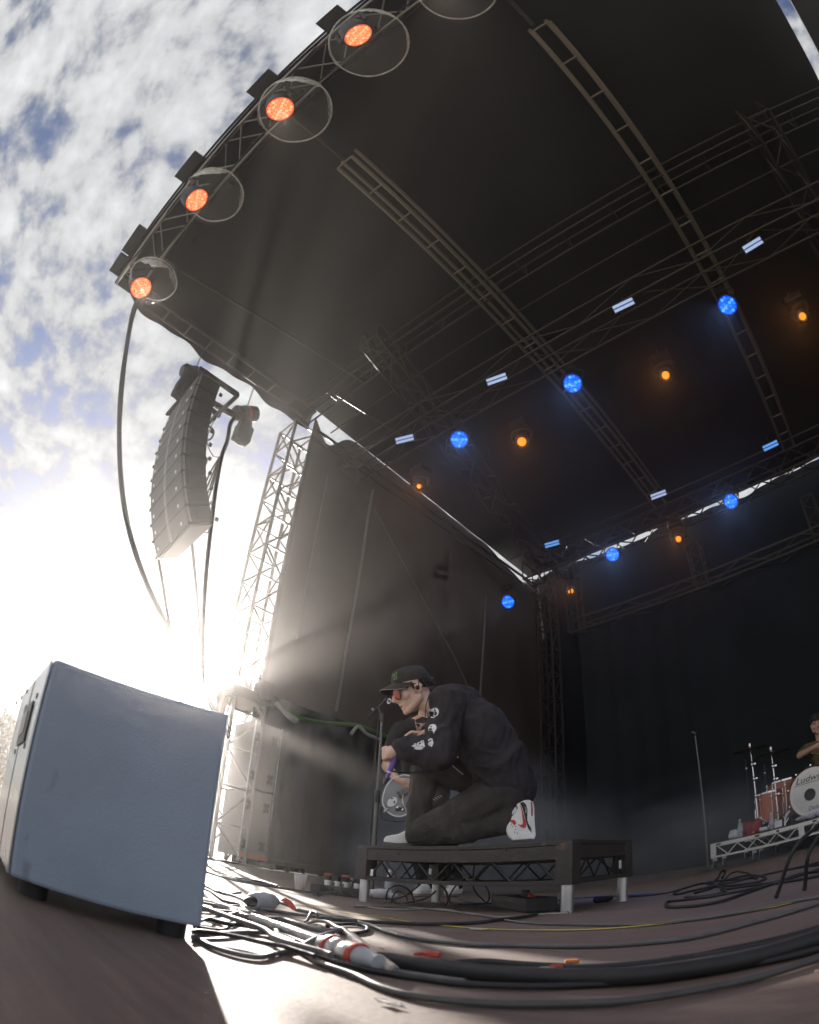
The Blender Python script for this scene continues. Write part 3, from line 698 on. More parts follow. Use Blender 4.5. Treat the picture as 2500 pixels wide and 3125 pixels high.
mover((2450, 965), 6.5, 'amber lamp at the right edge of the picture under the middle truss', 0.06)
mover((2071, 1645), 6.3, 'small amber lamp under the rear truss bright gap', 0.06)
mover((1742, 1803), 6.3, 'amber lamp at the back corner under the rear truss', 0.065)

def strip(p, dz, m, label, L=0.33):
    v = ray(*p); pos = V((0, 0, CAM_H)) + v * (dz / v.z); t = thing('strip_light', label, 'stage light', pos, 'pale twin strip lamps')
    M = frame_to(pos, V((pos.x * 0.6, -1, 0.2))); X = M.to_3x3()
    mb = MB(); mb.box(pos - X @ V((0, 0, 0.05)), (L + 0.03, 0.13, 0.09), X); mb.build('housing', black_metal, t)
    for s in (-1, 1):
        mb = MB(); mb.box(pos + X @ V((0, s * 0.03, 0.0)), (L, 0.042, 0.012), X); mb.build('led_strip', m, t)
    mb = MB(); mb.tube([pos - X @ V((0, 0, 0.05)), pos + V((0, 0.1, 0.3))], 0.012, 6); mb.build('bracket', black_metal, t)
strip((1235, 1340), 7.0, white_strip, 'pale twin strip lamp furthest left on the middle truss')
strip((1516, 1157), 7.0, white_strip, 'pale twin strip lamp left of the central blue lamp')
strip((1903, 931), 7.0, white_strip, 'pale twin strip lamp between central and right rafters')
strip((2298, 747), 7.0, white_strip, 'pale twin strip lamp highest at the upper right')
strip((1685, 1660), 6.95, blue_strip, 'blue twin strip lamp at the left of the rear pipe')
strip((2010, 1510), 6.95, white_strip, 'pale twin strip lamp in the middle of the rear pipe')
strip((2352, 1360), 6.95, blue_strip, 'bright blue twin strip lamp at the right of the rear pipe')

# cables dressed along the front truss
for k, (y, z, lab) in enumerate(((-0.02, 8.20, 'black cable sagging along the inner chord of the front truss'), (-0.5, 8.24, 'black cable sagging along the outer chord of the front truss'), (-0.12, 8.14, 'second black cable tied under the front truss'))):
    rnd = random.Random(40 + k); pts = []
    for j in range(26): pts.append(V((-7.1 + 0.46 * j, y + rnd.uniform(-.03, .03), z - (0.0 if j % 3 == 0 else rnd.uniform(0.02, 0.09)))))
    line('truss_cable', lab, pts, 0.013, rubber, 'cable', 6, 5)
for k, (p, lab) in enumerate((((780, 425), 'loose cable loop hanging under the front truss below the third dome'), ((590, 730), 'loose cable loop hanging under the front truss near the corner'))):
    c = V((0, 0, CAM_H)) + ray(*p) * (7.85 / ray(*p).z); line('truss_cable', lab, [c + V((0.0, 0.0, 0.2)), c + V((0.07, 0.02, 0.05)), c + V((0.03, 0.03, -0.1)), c + V((-0.06, 0.0, -0.02)), c + V((-0.02, 0, 0.2))], 0.009, rubber, 'cable')
# ================================================================== HANGING LOUDSPEAKERS
boxside = mat('array_side', (0.020, 0.020, 0.022), 0.6, 0, 0.3, 12, 0.3, 60)
boxfront = mat('array_grille', (0.075, 0.071, 0.07), 0.5, 0.2, 0.12, 8, 0.25, 220)
boxtrim = mat('array_trim', (0.20, 0.19, 0.185), 0.45, 0.2, 0.1, 8)
pa = thing('line_array', 'tall curved hanging column of grey loudspeaker boxes outside the roof edge', 'loudspeaker', (-7.1, 1.9, 4.1))
s_ = V((0.995, -0.09, 0)).normalized(); nh = V((-0.09, -0.995, 0)).normalized()
W_, HB, DB, NB = 1.34, 0.262, 0.37, 10
edge = V((-6.36, 1.56, 6.66))
p_ = edge.copy()
for i in range(NB):
    a = R(2.5 + 27.0 * (i / (NB - 1)) ** 1.25)
    dn = (-nh) * math.sin(a) + V((0, 0, -math.cos(a)))               # direction down the front face
    bk = (-nh) * math.cos(a) + V((0, 0, math.sin(a)))                # direction to the back of the box
    def Q(u, v, w): return p_ - s_ * (u * W_) + dn * (v * HB) + bk * w      # u across, v down, w back
    bx = MB(); g_ = 0.015
    prof = [(0.0, g_), (DB, 0.06), (DB, 0.94), (0.0, 1 - g_)]
    bx.prism([Q(0, v, w) for w, v in prof], Q(1, 0, 0) - Q(0, 0, 0)); body = bx.build('cabinet', boxside, pa, False, 0.006)
    for (u0, u1) in ((0.02, 0.455), (0.545, 0.98)):
        mb = MB(); mb.prism([Q(u0, 0.05, -0.006), Q(u1, 0.05, -0.012 if u0 < .3 else -0.004), Q(u1, 0.95, -0.012 if u0 < .3 else -0.004), Q(u0, 0.95, -0.006)], nh * 0.01); mb.build('grille', boxfront, body)
        mb = MB(); um = u0 + (0.12 if u0 < .3 else 0.31); mb.prism([Q(um, 0.60, -0.02), Q(um + 0.03, 0.60, -0.02), Q(um + 0.03, 0.76, -0.02), Q(um, 0.76, -0.02)], nh * 0.01); mb.build('badge', white_plastic, body)
    mb = MB(); mb.prism([Q(0.465, 0.04, -0.005), Q(0.535, 0.04, -0.005), Q(0.535, 0.96, -0.005), Q(0.465, 0.96, -0.005)], nh * 0.016); mb.build('horn_strip', boxtrim, body)
    mb = MB(); mb.prism([Q(-0.004, 0.06, 0.004), Q(-0.004, 0.94, 0.004), Q(-0.004, 0.94, 0.028), Q(-0.004, 0.06, 0.028)], s_ * 0.012); mb.build('edge_strip', boxtrim, body)
    mb = MB(); mb.prism([Q(0, 0.2, 0.1), Q(0, 0.8, 0.1), Q(0, 0.75, 0.34), Q(0, 0.25, 0.34)], s_ * 0.014); mb.build('handle_plate', black_metal, body)
    for (w, v) in ((0.05, 0.9), (0.42, 0.85)):
        mb = MB(); mb.box(Q(-0.01, v, w), (0.03, 0.05, 0.05)); mb.build('rigging_pin', black_metal, body)
    for u in (0.0, 1.0):
        mb = MB(); mb.box(Q(u, 0.98, -0.015), (0.04, 0.03, 0.04)); mb.build('rigging_link', black_metal, body)
    p_ = p_ + dn * HB
btm = p_.copy()
mb = MB(); mb.prism([btm - s_ * (0.02 * W_) + bk * 0.03, btm - s_ * (0.98 * W_) + bk * 0.03, btm - s_ * (0.98 * W_) + bk * 0.36, btm - s_ * (0.02 * W_) + bk * 0.36], dn * 0.02); mb.build('bottom_plate', boxtrim, pa, False, 0.004)
# flying frame
fr_ = thing('flying_frame', 'black steel flying bar on top of the hanging loudspeaker column', 'frame', (-7.1, 2.2, 6.75))
for u in (0.02, 0.5, 0.98):
    a = edge - s_ * (u * W_) + V((0, -0.02, 0.06)); mb = MB(); mb.box(a + V((0, 0.35, 0.03)), (0.06, 0.8, 0.08)); mb.build('beam', black_metal, fr_, False, 0.005)
for y in (0.0, 0.66):
    mb = MB(); mb.box(edge - s_ * (0.5 * W_) + V((0, y, 0.06)), (W_, 0.06, 0.07)); mb.build('cross_beam', black_metal, fr_, False, 0.005)
e1, e2 = PX(560, 1192, -7.1), PX(722, 1283, -7.1)
mb = MB(); mb.prism([e1, e2, e2 + V((0, 0, 0.09)), e1 + V((0, 0, 0.09))], (0.08, 0, 0)); mb.build('spreader_bar', black_metal, fr_, False, 0.006)
def hoist(top, c, bagc, label, tilt, warn):
    c = V(c); t = thing('chain_hoist', label, 'hoist', c, 'chain hoists above the hanging loudspeakers')
    M = Matrix.Translation(c) @ Matrix.Rotation(R(tilt), 4, 'X') @ Matrix.Rotation(R(90), 4, 'X')
    mb = MB(); mb.lathe([(0.10, -0.26), (0.145, -0.23), (0.15, 0.05), (0.13, 0.08), (0.14, 0.12), (0.145, 0.2), (0.10, 0.25)], M, 20); mb.build('motor', black_metal, t, True)
    mb = MB(); mb.box(c + V((0, 0.02, -0.19)), (0.13, 0.16, 0.14)); mb.build('hook_block', black_metal, t, False, 0.02)
    mb = MB(); mb.lathe([(0.151, -0.06), (0.152, 0.0)], M, 20); mb.build('band', red_plastic if warn else alu_shade, t, True)
    mb = MB()
    for k in range(8): a = R(45 * k); mb.tube([c + V((0, 0.05 + 0.05 * math.cos(a), -0.30 + 0.06 * math.sin(a))), c + V((0, 0.05 + 0.05 * math.cos(a + R(50)), -0.30 + 0.06 * math.sin(a + R(50))))], 0.014, 6)
    mb.build('shackle', orange_wrap, t, True)
    b = V(bagc); mb = MB(); cap(mb, b + V((0, 0, 0.2)), 0.12, b + V((0, 0.04, -0.16)), 0.15); mb.box(b + V((0, 0.02, -0.1)), (0.22, 0.3, 0.34)); remesh(mb, 'chain_bag', 0.02, mat('bag_canvas', (0.03, 0.032, 0.036), 0.8, 0, 0.3, 8, 0.4, 30), t, 3)
    top = V(top); n = max(4, int((top - c).length / 0.05)); mb = MB()
    for k in range(n):
        a = c.lerp(top, (k + 0.1) / n); b2 = c.lerp(top, (k + 0.95) / n); off = V((0.012, 0, 0)) if k % 2 else V((0, 0.012, 0))
        mb.tube([a + off, b2 + off], 0.006, 5); mb.tube([a - off, b2 - off], 0.006, 5)
    mb.build('chain', black_metal, t)
hoist(PX(620, 1070, -7.25), PX(592, 1142, -7.15), PX(560, 1178, -7.15), 'chain hoist with canvas bag at the front of the flying bar', 20, False)
hoist(PX(776, 1178, -7.25), PX(748, 1262, -7.15), PX(742, 1312, -7.15), 'chain hoist with red label at the rear of the flying bar', 35, True)
# cables of the array
def hang(name, label, pxs, X, r, m=rubber, cat='cable'): return line(name, label, [PX(*p, X) for p in pxs], r, m, cat, 8)
hang('speaker_cable', 'thick black cable bundle sweeping down from the roof corner outside the stage', [(424, 905), (405, 955), (388, 1050), (370, 1180), (364, 1320), (370, 1470), (392, 1610), (432, 1740), (480, 1850), (540, 1965), (620, 2110), (700, 2250)], -7.3, 0.042)
hang('speaker_cable', 'thin cable running beside the thick bundle from the roof corner', [(430, 905), (412, 955), (399, 1010), (384, 1110), (372, 1240), (368, 1320)], -7.25, 0.016)
hang('tie_line', 'tie line from the front bottom of the loudspeaker column down to the left', [(484, 1708), (498, 1790), (516, 1900), (538, 2030), (560, 2180)], -7.2, 0.026, rope_grey, 'rope')
hang('tie_line', 'tie line from the rear bottom of the loudspeaker column straight down', [(580, 1598), (590, 1700), (600, 1810), (612, 1960), (622, 2150)], -7.0, 0.026, rope_grey, 'rope')
hang('multicore_cable', 'bound cable loom hanging from the flying bar behind the loudspeakers', [(718, 1272), (703, 1295), (694, 1345), (676, 1395), (660, 1480), (645, 1600), (630, 1740), (620, 1900), (618, 2050), (620, 2200)], -6.95, 0.036)
hang('jumper_cable', 'thin looping wire between the flying bar and the cable loom', [(690, 1240), (650, 1290), (632, 1345), (650, 1390), (672, 1395)], -6.9, 0.008)
for k, (a, b, c_, lab) in enumerate((((632, 1295), (652, 1315), (625, 1345), 'upper'), ((612, 1380), (630, 1400), (608, 1425), 'middle'))):
    hang('jumper_cable', 'small black cable loop at the %s back of the loudspeaker column' % lab, [a, b, ((b[0] + c_[0]) / 2 + 6, (b[1] + c_[1]) / 2 + 8), c_], -6.75, 0.016)
for k in range(4): hang('jumper_cable', 'black cable sagging from the loom to the loudspeaker column, %s' % ('top one', 'second one', 'third one', 'lowest one')[k], [(670, 1395), (648, 1430 + 18 * k), (628, 1470 + 22 * k), (606, 1505 + 8 * k)], -6.8, 0.014)
for k in range(3): hang('jumper_cable', 'short black cable loop at the bottom back of the loudspeaker column, %s' % ('upper', 'middle', 'lower')[k], [(645, 1530 + 35 * k), (632, 1550 + 38 * k), (612, 1555 + 30 * k)], -6.75, 0.012)

# ================================================================== NEAR CABINET (left foreground)
cabm = mat('glare_lifted_paint', (0.29, 0.355, 0.45), 0.6, 0, 0.10, 3, 0.22, 420)  # blue grey base colour, lifted to carry the pale wash of lens glare
_n = cabm.node_tree; _b = _n.nodes['Principled BSDF']; _t = _n.nodes['Texture Coordinate']        # scuffs and scratches
_mp = _n.nodes.new('ShaderNodeMapping'); _mp.inputs['Rotation'].default_value = (0.3, 0.5, 0.2); _mp.inputs['Scale'].default_value = (60, 7, 5); _n.links.new(_t.outputs['Object'], _mp.inputs[0])
_sn = _n.nodes.new('ShaderNodeTexNoise'); _sn.inputs['Scale'].default_value = 1.6; _sn.inputs['Detail'].default_value = 6; _n.links.new(_mp.outputs[0], _sn.inputs['Vector'])
_sr = _n.nodes.new('ShaderNodeMapRange'); _sr.inputs[1].default_value = 0.66; _sr.inputs[2].default_value = 0.74; _sr.inputs[4].default_value = 0.55; _n.links.new(_sn.outputs[0], _sr.inputs[0])
_sx = _n.nodes.new('ShaderNodeMix'); _sx.data_type = 'RGBA'; _sx.inputs['B'].default_value = (0.16, 0.17, 0.19, 1)
_src = _b.inputs['Base Color'].links[0].from_socket; _n.links.new(_src, _sx.inputs['A']); _n.links.new(_sr.outputs[0], _sx.inputs['Factor']); _n.links.new(_sx.outputs['Result'], _b.inputs['Base Color'])
cabside = mat('cabinet_side_metal', (0.42, 0.45, 0.47), 0.24, 0.75, 0.08, 6)
zb, zt = 0.035, 0.462
cL, cR, cFL, cFR = V((-1.07, 0.183, 0)), V((-0.962, 0.52, 0)), V((-1.62, 0.222, 0)), V((-1.50, 0.67, 0))
cab = thing('monitor_cabinet', 'large blue grey loudspeaker cabinet close to the camera at lower left', 'loudspeaker', (-1.25, 0.42, 0))
def up(p, z): return V((p.x, p.y, z))
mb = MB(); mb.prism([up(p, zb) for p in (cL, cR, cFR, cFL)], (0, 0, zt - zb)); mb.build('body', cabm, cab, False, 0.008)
sd_ = (cFL - cL).normalized(); sn = V((sd_.y, -sd_.x, 0)); sn = sn if sn.y < 0 else -sn
mb = MB(); mb.prism([up(cL, zb + .004) + sd_ * 0.004 + sn * 0.001, up(cFL, zb + .004) + sn * 0.001, up(cFL, zt - .004) + sn * 0.001, up(cL, zt - .004) + sd_ * 0.004 + sn * 0.001], sn * 0.004)
panel = mb.build('side_panel', cabside, cab, False, 0.001)
def side_pt(px, py):
    v = ray(px, py); o = V((0, 0, CAM_H)); q = cL + sn * 0.006; t = (q - o).dot(sn) / v.dot(sn); return o + v * t
for p in ((112, 2123), (78, 2158), (81, 2110), (65, 2129), (50, 2145), (74, 2275), (45, 2294)):
    q = side_pt(*p); mb = MB(); mb.lathe([(0.0065, 0), (0.006, 0.003), (0.002, 0.003)], frame_to(q - sn * 0.002, q + sn), 12); mb.build('screw', black_metal, panel)
hd = [side_pt(*p) for p in ((105, 2139), (78, 2162), (52, 2278), (75, 2262))]
mb = MB(); mb.prism([h for h in hd], sn * 0.003); mb.build('handle_recess', black_plastic, panel)
mb = MB(); mb.prism([h.lerp(sum(hd, V()) / 4, 0.45) + sn * 0.0032 for h in hd], sn * 0.002); mb.build('handle', alu_dark, panel)
sm = [side_pt(72, 2110), side_pt(69, 2110)]
mb = MB(); a = cL.lerp(cFL, 0.45); mb.prism([up(a, zb + .01) + sn * 0.004, up(a + sd_ * 0.006, zb + .01) + sn * 0.004, up(a + sd_ * 0.006, zt - .01) + sn * 0.004, up(a, zt - .01) + sn * 0.004], sn * 0.002); mb.build('panel_joint', black_metal, panel)
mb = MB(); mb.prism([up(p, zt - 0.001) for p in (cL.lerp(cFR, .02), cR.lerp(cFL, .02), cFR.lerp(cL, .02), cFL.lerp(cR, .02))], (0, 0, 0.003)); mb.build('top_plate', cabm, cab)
mb = MB(); q = cR.lerp(cFR, 0.18); mb.box(up(q.lerp(cL, .12), zt + 0.008), (0.035, 0.03, 0.016)); mb.build('stacking_stud', black_metal, cab, False, 0.003)
for q in (cL.lerp(cFR, .12), cR.lerp(cFL, .1), cFR.lerp(cL, .12), cFL.lerp(cR, .12)):
    mb = MB(); mb.lathe([(0.028, 0.0), (0.03, 0.03), (0.03, 0.037)], Matrix.Translation(up(q, 0)), 16); mb.build('rubber_foot', rubber, cab, True)

# ================================================================== SINGER'S PLATFORM
PC, PL, PD_, PH = V((-1.84, 2.618, 0)), 1.324, 0.693, 0.346
plat = thing('riser_platform', 'low black platform with lattice sides on silver legs under the kneeling singer', 'platform', PC)
x0, x1, y0, y1 = PC.x - PL / 2, PC.x + PL / 2, PC.y - PD_ / 2, PC.y + PD_ / 2
mb = MB(); mb.box((PC.x, PC.y, PH - 0.011), (PL, PD_, 0.022)); mb.build('deck', dark_wood, plat, False, 0.004)
for (a, b) in (((x0, y0), (x1, y0)), ((x0, y1), (x1, y1))):
    s = 1 if a[1] == y0 else -1; yy = a[1] + s * 0.018
    mb = MB(); mb.box((PC.x, yy, PH - 0.056), (PL - 0.006, 0.03, 0.066)); mb.build('top_rail', dark_wood, plat, False, 0.003)
    mb = MB(); mb.box((PC.x, yy, 0.149), (PL - 0.13, 0.026, 0.022)); mb.build('bottom_rail', dark_wood, plat, False, 0.002)
    n = 5; w = (PL - 0.17) / n
    for k in range(n):
        xa = x0 + 0.085 + k * w
        mb = MB(); mb.tube(smooth_path([(xa, yy, 0.162), (xa + 0.012, yy, 0.166), (xa + w / 2 - 0.012, yy, 0.255), (xa + w / 2, yy, 0.258), (xa + w / 2 + 0.012, yy, 0.255), (xa + w - 0.012, yy, 0.166), (xa + w, yy, 0.162)], 3), 0.0055, 6); mb.build('lattice_rod', black_metal, plat, True)
for xx in (x0, x1):
    s = 1 if xx == x0 else -1
    mb = MB(); mb.box((xx + s * 0.018, PC.y, PH - 0.056), (0.03, PD_ - 0.07, 0.064)); mb.build('top_rail', dark_wood, plat, False, 0.003)
    mb = MB(); mb.box((xx + s * 0.018, PC.y, 0.149), (0.026, PD_ - 0.13, 0.022)); mb.build('bottom_rail', dark_wood, plat, False, 0.002)
    n = 3; w = (PD_ - 0.17) / n
    for k in range(n):
        ya = y0 + 0.085 + k * w; X_ = xx + s * 0.018
        mb = MB(); mb.tube([(X_, ya, 0.162), (X_, ya + w / 2, 0.257), (X_, ya + w, 0.162)], 0.0055, 6); mb.build('lattice_rod', black_metal, plat, True)
    for yy in (y0, y1):
        t_ = 1 if yy == y0 else -1; cx_, cy_ = xx + s * 0.04, yy + t_ * 0.04
        mb = MB(); mb.box((cx_, cy_, 0.234), (0.082, 0.082, 0.196)); mb.build('corner_post', dark_wood, plat, False, 0.003)
        mb = MB(); mb.lathe([(0.029, 0.0), (0.029, 0.14)], Matrix.Translation((cx_, cy_, 0)), 20); mb.build('leg', alu, plat, True)
for (px, py, Y) in ((1135, 2663, y0 - 0.0015), (1313, 2660, y1 - 0.082)):
    c = PY(px, py, Y); mb = MB(); mb.box(c, (0.02, 0.002, 0.04)); mb.build('barcode_label', white_plastic, plat)
c = PX(1893, 2638, x1 + 0.0015); mb = MB(); mb.box(c, (0.002, 0.03, 0.045)); mb.build('barcode_label', white_plastic, plat)
for px in (1216, 1543):
    c = PY(px, 2594 if px == 1543 else 2605, y0 + 0.002); mb = MB(); mb.lathe([(0.006, -0.002), (0.006, 0.002)], Matrix.Translation(c) @ Matrix.Rotation(R(90), 4, 'X'), 12); mb.build('bolt_hole', black_plastic, plat)

# ================================================================== MICROPHONE STANDS
def tripod_or_round(t, p, r=0.13, m=black_metal):
    mb = MB(); mb.lathe([(r, 0), (r, 0.012), (r * 0.7, 0.022), (0.02, 0.035), (0.016, 0.06)], Matrix.Translation(p), 24); mb.build('base', m, t, True)
st = thing('microphone_stand', 'straight dark microphone stand beside the kneeling singer', 'microphone stand', (-3.2, 3.05, 0))
a, b = PY(1143.5, 2576, 3.05), PY(1167, 2192, 3.05); foot = V((a.x, a.y, 0.0)); dirv = (b - a).normalized(); foot = a - dirv * (a.z / dirv.z)
tripod_or_round(st, foot); mid = foot.lerp(b, 0.55)
gun = mat('gunmetal', (0.14, 0.135, 0.13), 0.35, 0.8, 0.2, 10)
mb = MB(); mb.tube([foot, mid], 0.0155, 12); mb.build('lower_tube', gun, st, True)
mb = MB(); mb.tube([mid, b], 0.0115, 12); mb.build('upper_tube', gun, st, True)
mb = MB(); mb.tube([mid - dirv * 0.05, mid + dirv * 0.05], 0.02, 12); mb.build('clutch', black_plastic, st, True)
mb = MB(); mb.tube([b - dirv * 0.03, b + dirv * 0.035], 0.019, 12); mb.build('top_collar', alu_shade, st, True)
mb = MB(); mb.tube([PY(1120, 2195, 3.05), PY(1165, 2150, 3.05), PY(1183, 2130, 3.05)], [0.008, 0.012, 0.014], 10); mb.build('clip_arm', black_metal, st, True)
mb = MB(); mb.tube([b, PY(1158, 2160, 3.05)], 0.014, 10); mb.build('swivel', black_plastic, st, True)
mb = MB(); mb.ball(PY(1138, 2165, 3.03), 0.012); mb.build('wing_nut', alu, st, True)
mb = MB(); cc = PY(1188, 2140, 3.03); mb.tube([cc + V((0.018 * math.cos(R(k * 30)), 0, 0.018 * math.sin(R(k * 30)))) for k in range(13)], 0.006, 6); mb.build('clip_ring', alu, st, True)
mb = MB(); mb.tube(smooth_path([PY(1158, 2180, 3.0), PY(1150, 2260, 3.0), PY(1142, 2360, 3.0), PY(1138, 2460, 3.0), PY(1130, 2580, 3.0)]), 0.006, 6); mb.build('cable', rubber, st, True)
st2 = thing('microphone_stand', 'slim dark microphone stand standing alone at the corner of the drum riser', 'microphone stand', (-1.57, 6.1, 0))
a, b = PY(2161.5, 2660, 6.08), PY(2121.8, 2245, 6.08); a.z = 0.0
tripod_or_round(st2, a, 0.12); mb = MB(); mb.tube([a, a.lerp(b, .5)], 0.014, 10); mb.build('lower_tube', gun, st2, True)
mb = MB(); mb.tube([a.lerp(b, .5), b], 0.010, 10); mb.build('upper_tube', gun, st2, True)
mb = MB(); mb.tube([b + V((-0.03, 0, 0.05)), b + V((0.01, 0, 0.02))], 0.014, 10); mb.build('clip', gun, st2, True)
tp = thing('boom_stand', 'black tripod stand legs cut by the right edge in front of the drum riser', 'microphone stand', G(2520, 2700))
hub = PD(2560, 2490, 2.0)
for (pf, pm) in (((2370, 2735), (2425, 2590)), ((2456, 2712), (2475, 2590)), ((2560, 2720), (2545, 2600))):
    f0 = G(*pf, 0.012); d = (f0 - V((0, 0, CAM_H))).length; mb = MB(); mb.tube(smooth_path([f0, PD(*pm, d * 0.98), hub + (V((-0.05, 0, 0)) if pf[0] == 2370 else V())]), 0.007, 8); mb.build('leg', rubber, tp, True)
    mb = MB(); mb.ball(f0, 0.0085); mb.build('foot', rubber, tp, True)
mb = MB(); mb.tube([hub, hub + V((0.3, -0.1, 0.25))], 0.012, 8); mb.build('tube', rubber, tp, True)

# ================================================================== THINGS ON THE FLOOR
# plastic cup of beer
cp = G(914, 2716); cup = thing('plastic_cup', 'clear plastic cup half full of amber drink on the floor', 'cup', cp)
mb = MB(); mb.lathe([(0.030, 0.002), (0.0445, 0.108), (0.047, 0.110), (0.047, 0.113), (0.0435, 0.111), (0.029, 0.004)], Matrix.Translation(cp), 28); mb.build('cup_wall', clear('cup_clear', (0.8, 0.81, 0.83), 0.36, 0.2), cup, True)
mb = MB(); mb.lathe([(0.028, 0.004), (0.036, 0.062), (0.004, 0.062)], Matrix.Translation(cp), 28); mb.build('drink', mat('amber_drink', (0.72, 0.40, 0.12), 0.15, 0, 0.1, 6), cup, True)
# socket box with plugs
def axes(pA, pB, z=0):
    a, b = G(*pA), G(*pB); u = (b - a).normalized(); return a, b, u, V((-u.y, u.x, 0))
a, b, u, n = axes((945, 2722), (1095, 2742)); L = (b - a).length; ang = math.atan2(u.y, u.x); RZ = Matrix.Rotation(ang, 3, 'Z')
sb = thing('socket_box', 'black power socket box with a row of white plugs beside the platform', 'socket box', a.lerp(b, .5)); cc = a.lerp(b, .5) + n * 0.06
mb = MB(); mb.box(cc + V((0, 0, 0.032)), (L, 0.11, 0.06), RZ); mb.build('case', black_metal, sb, False, 0.005)
for k, fx in enumerate((-0.24, -0.05, 0.13, 0.36)):
    q = cc + u * (fx * L) + V((0, 0, 0.062))
    mb = MB(); mb.lathe([(0.019, 0), (0.021, 0.03), (0.017, 0.036)], Matrix.Translation(q), 16); mb.build('socket', white_plastic, sb, True)
    mb = MB(); mb.box(q + V((0, 0, 0.052)), (0.045, 0.04, 0.034), RZ); mb.build('plug', rubber, sb, False, 0.006)
    if k in (0, 2): mb = MB(); mb.box(q + V((0, 0, 0.077)), (0.05, 0.035, 0.014), RZ); mb.build('tag', red_plastic, sb, False, 0.003)
    mb = MB(); mb.tube(smooth_path([q + V((0, 0, 0.05)) + u * 0.02, q + u * 0.05 + V((0, 0, 0.04)), q + u * 0.07 - n * 0.06 - V((0, 0, 0.02)), q + u * 0.12 - n * 0.1 + V((0, 0, -0.055))]), 0.006, 6); mb.build('lead', rubber, sb, True)
bt_a, bt_b = G(968, 2728, 0.016), G(1098, 2716, 0.03)
bm_ = thing('lying_tube', 'grey tube with black end lying in front of the socket box', 'tube', bt_a); mb = MB(); mb.tube([bt_a, bt_b + (bt_b - bt_a) * .1], 0.011, 10); mb.build('tube', gun, bm_, True); mb = MB(); mb.tube([bt_a - (bt_b - bt_a).normalized() * 0.03, bt_a + (bt_b - bt_a).normalized() * 0.05], 0.018, 12); mb.build('counterweight', black_metal, bm_, True)
# grey connector on its cable
def connector(a, b, prof, name, label, m, cat='plug', extra=None):
    a, b = V(a), V(b); t = thing(name, label, cat, a); M = frame_to(a, b); L = (b - a).length
    for nm, mm, pr in prof: mb = MB(); mb.lathe([(r, z * L) for r, z in pr], M, 22); mb.build(nm, mm, t, True)
    return t
pa0, pb0 = G(752, 2750, 0.03), G(846, 2752, 0.03)
cn = connector(pa0, pb0, (('gland', black_plastic, [(0.010, 0.0), (0.017, 0.06), (0.02, 0.2)]), ('shell', grey_plastic, [(0.028, 0.18), (0.034, 0.24), (0.034, 0.44), (0.037, 0.46), (0.037, 0.56), (0.034, 0.58), (0.032, 0.76), (0.022, 0.80)]), ('nut', black_plastic, [(0.016, 0.79), (0.018, 0.84), (0.018, 0.93), (0.011, 1.0)])), 'power_plug', 'big grey round power plug lying on the sunlit floor', grey_plastic)
q = G(878, 2757, 0.03); tg = MB(); tg.prism([q + V((-0.026, -0.012, 0.006)), q + V((-0.022, 0.004, 0.018)), q + V((0.004, 0.014, 0.010)), q + V((0.034, 0.016, -0.014)), q + V((0.026, 0.004, -0.022)), q + V((0.0, -0.006, -0.006))], (0.002, -0.003, 0.002)); tag(tg.build('cable_tag', red_plastic, None), 'red plastic tag on the cable behind the grey plug', 'tag')
# coupled mains connectors with red rings
c0, c1 = G(985, 2878, 0.024), G(1135, 2930, 0.024)
connector(c0, c1, (('left_body', grey_plastic, [(0.017, 0.0), (0.019, 0.06), (0.021, 0.14), (0.021, 0.2)]), ('ring', red_plastic, [(0.026, 0.17), (0.027, 0.20), (0.027, 0.25), (0.022, 0.27)]), ('coupling', silver_tape, [(0.022, 0.26), (0.0245, 0.32), (0.0245, 0.42), (0.021, 0.45), (0.021, 0.49), (0.024, 0.53), (0.024, 0.66), (0.021, 0.72)]), ('ring', red_plastic, [(0.022, 0.70), (0.027, 0.72), (0.027, 0.77), (0.025, 0.80)]), ('right_body', grey_plastic, [(0.022, 0.79), (0.021, 0.88), (0.017, 0.98), (0.014, 1.12)])), 'cable_coupler', 'pair of joined grey connectors with red rings in the near cable bundle', grey_plastic)
ra = G(1300, 2915, 0.006); mb = MB(); mb.tube([ra + V((0.028 * math.cos(R(k * 20)) * 1.0, 0.028 * math.sin(R(k * 20)), 0.004 * math.sin(R(k * 20 + 40)))) for k in range(19)], 0.0045, 8, False); mb.tube([ra + V((0.0, -0.01, 0.006)), ra + V((0.045, -0.012, 0.004))], 0.005, 8); tag(mb.build('red_ring', red_plastic, None, True), 'loose red plastic ring lying on the floor beside the near cables', 'ring')
for (p, m_, s, nm, lab) in (((1745, 2941), orange_wrap, 0.011, 'orange_tag', 'small orange tag on the black cable at lower centre'), ((1697, 2957), red_plastic, 0.010, 'red_tag', 'small red connector end on the black cable at lower centre')):
    q = G(*p, 0.014); mb = MB(); mb.box(q, (s * 2.4, s * 1.4, s * 1.6), Matrix.Rotation(R(25), 3, 'Z')); tag(mb.build(nm, m_, None, False, 0.003), lab, 'tag')
q = G(1668, 2962, 0.012); mb = MB(); mb.box(q, (0.03, 0.014, 0.014), Matrix.Rotation(R(15), 3, 'Z')); tag(mb.build('white_connector', white_plastic, None, False, 0.003), 'small pale connector beside the red one at lower centre', 'connector')
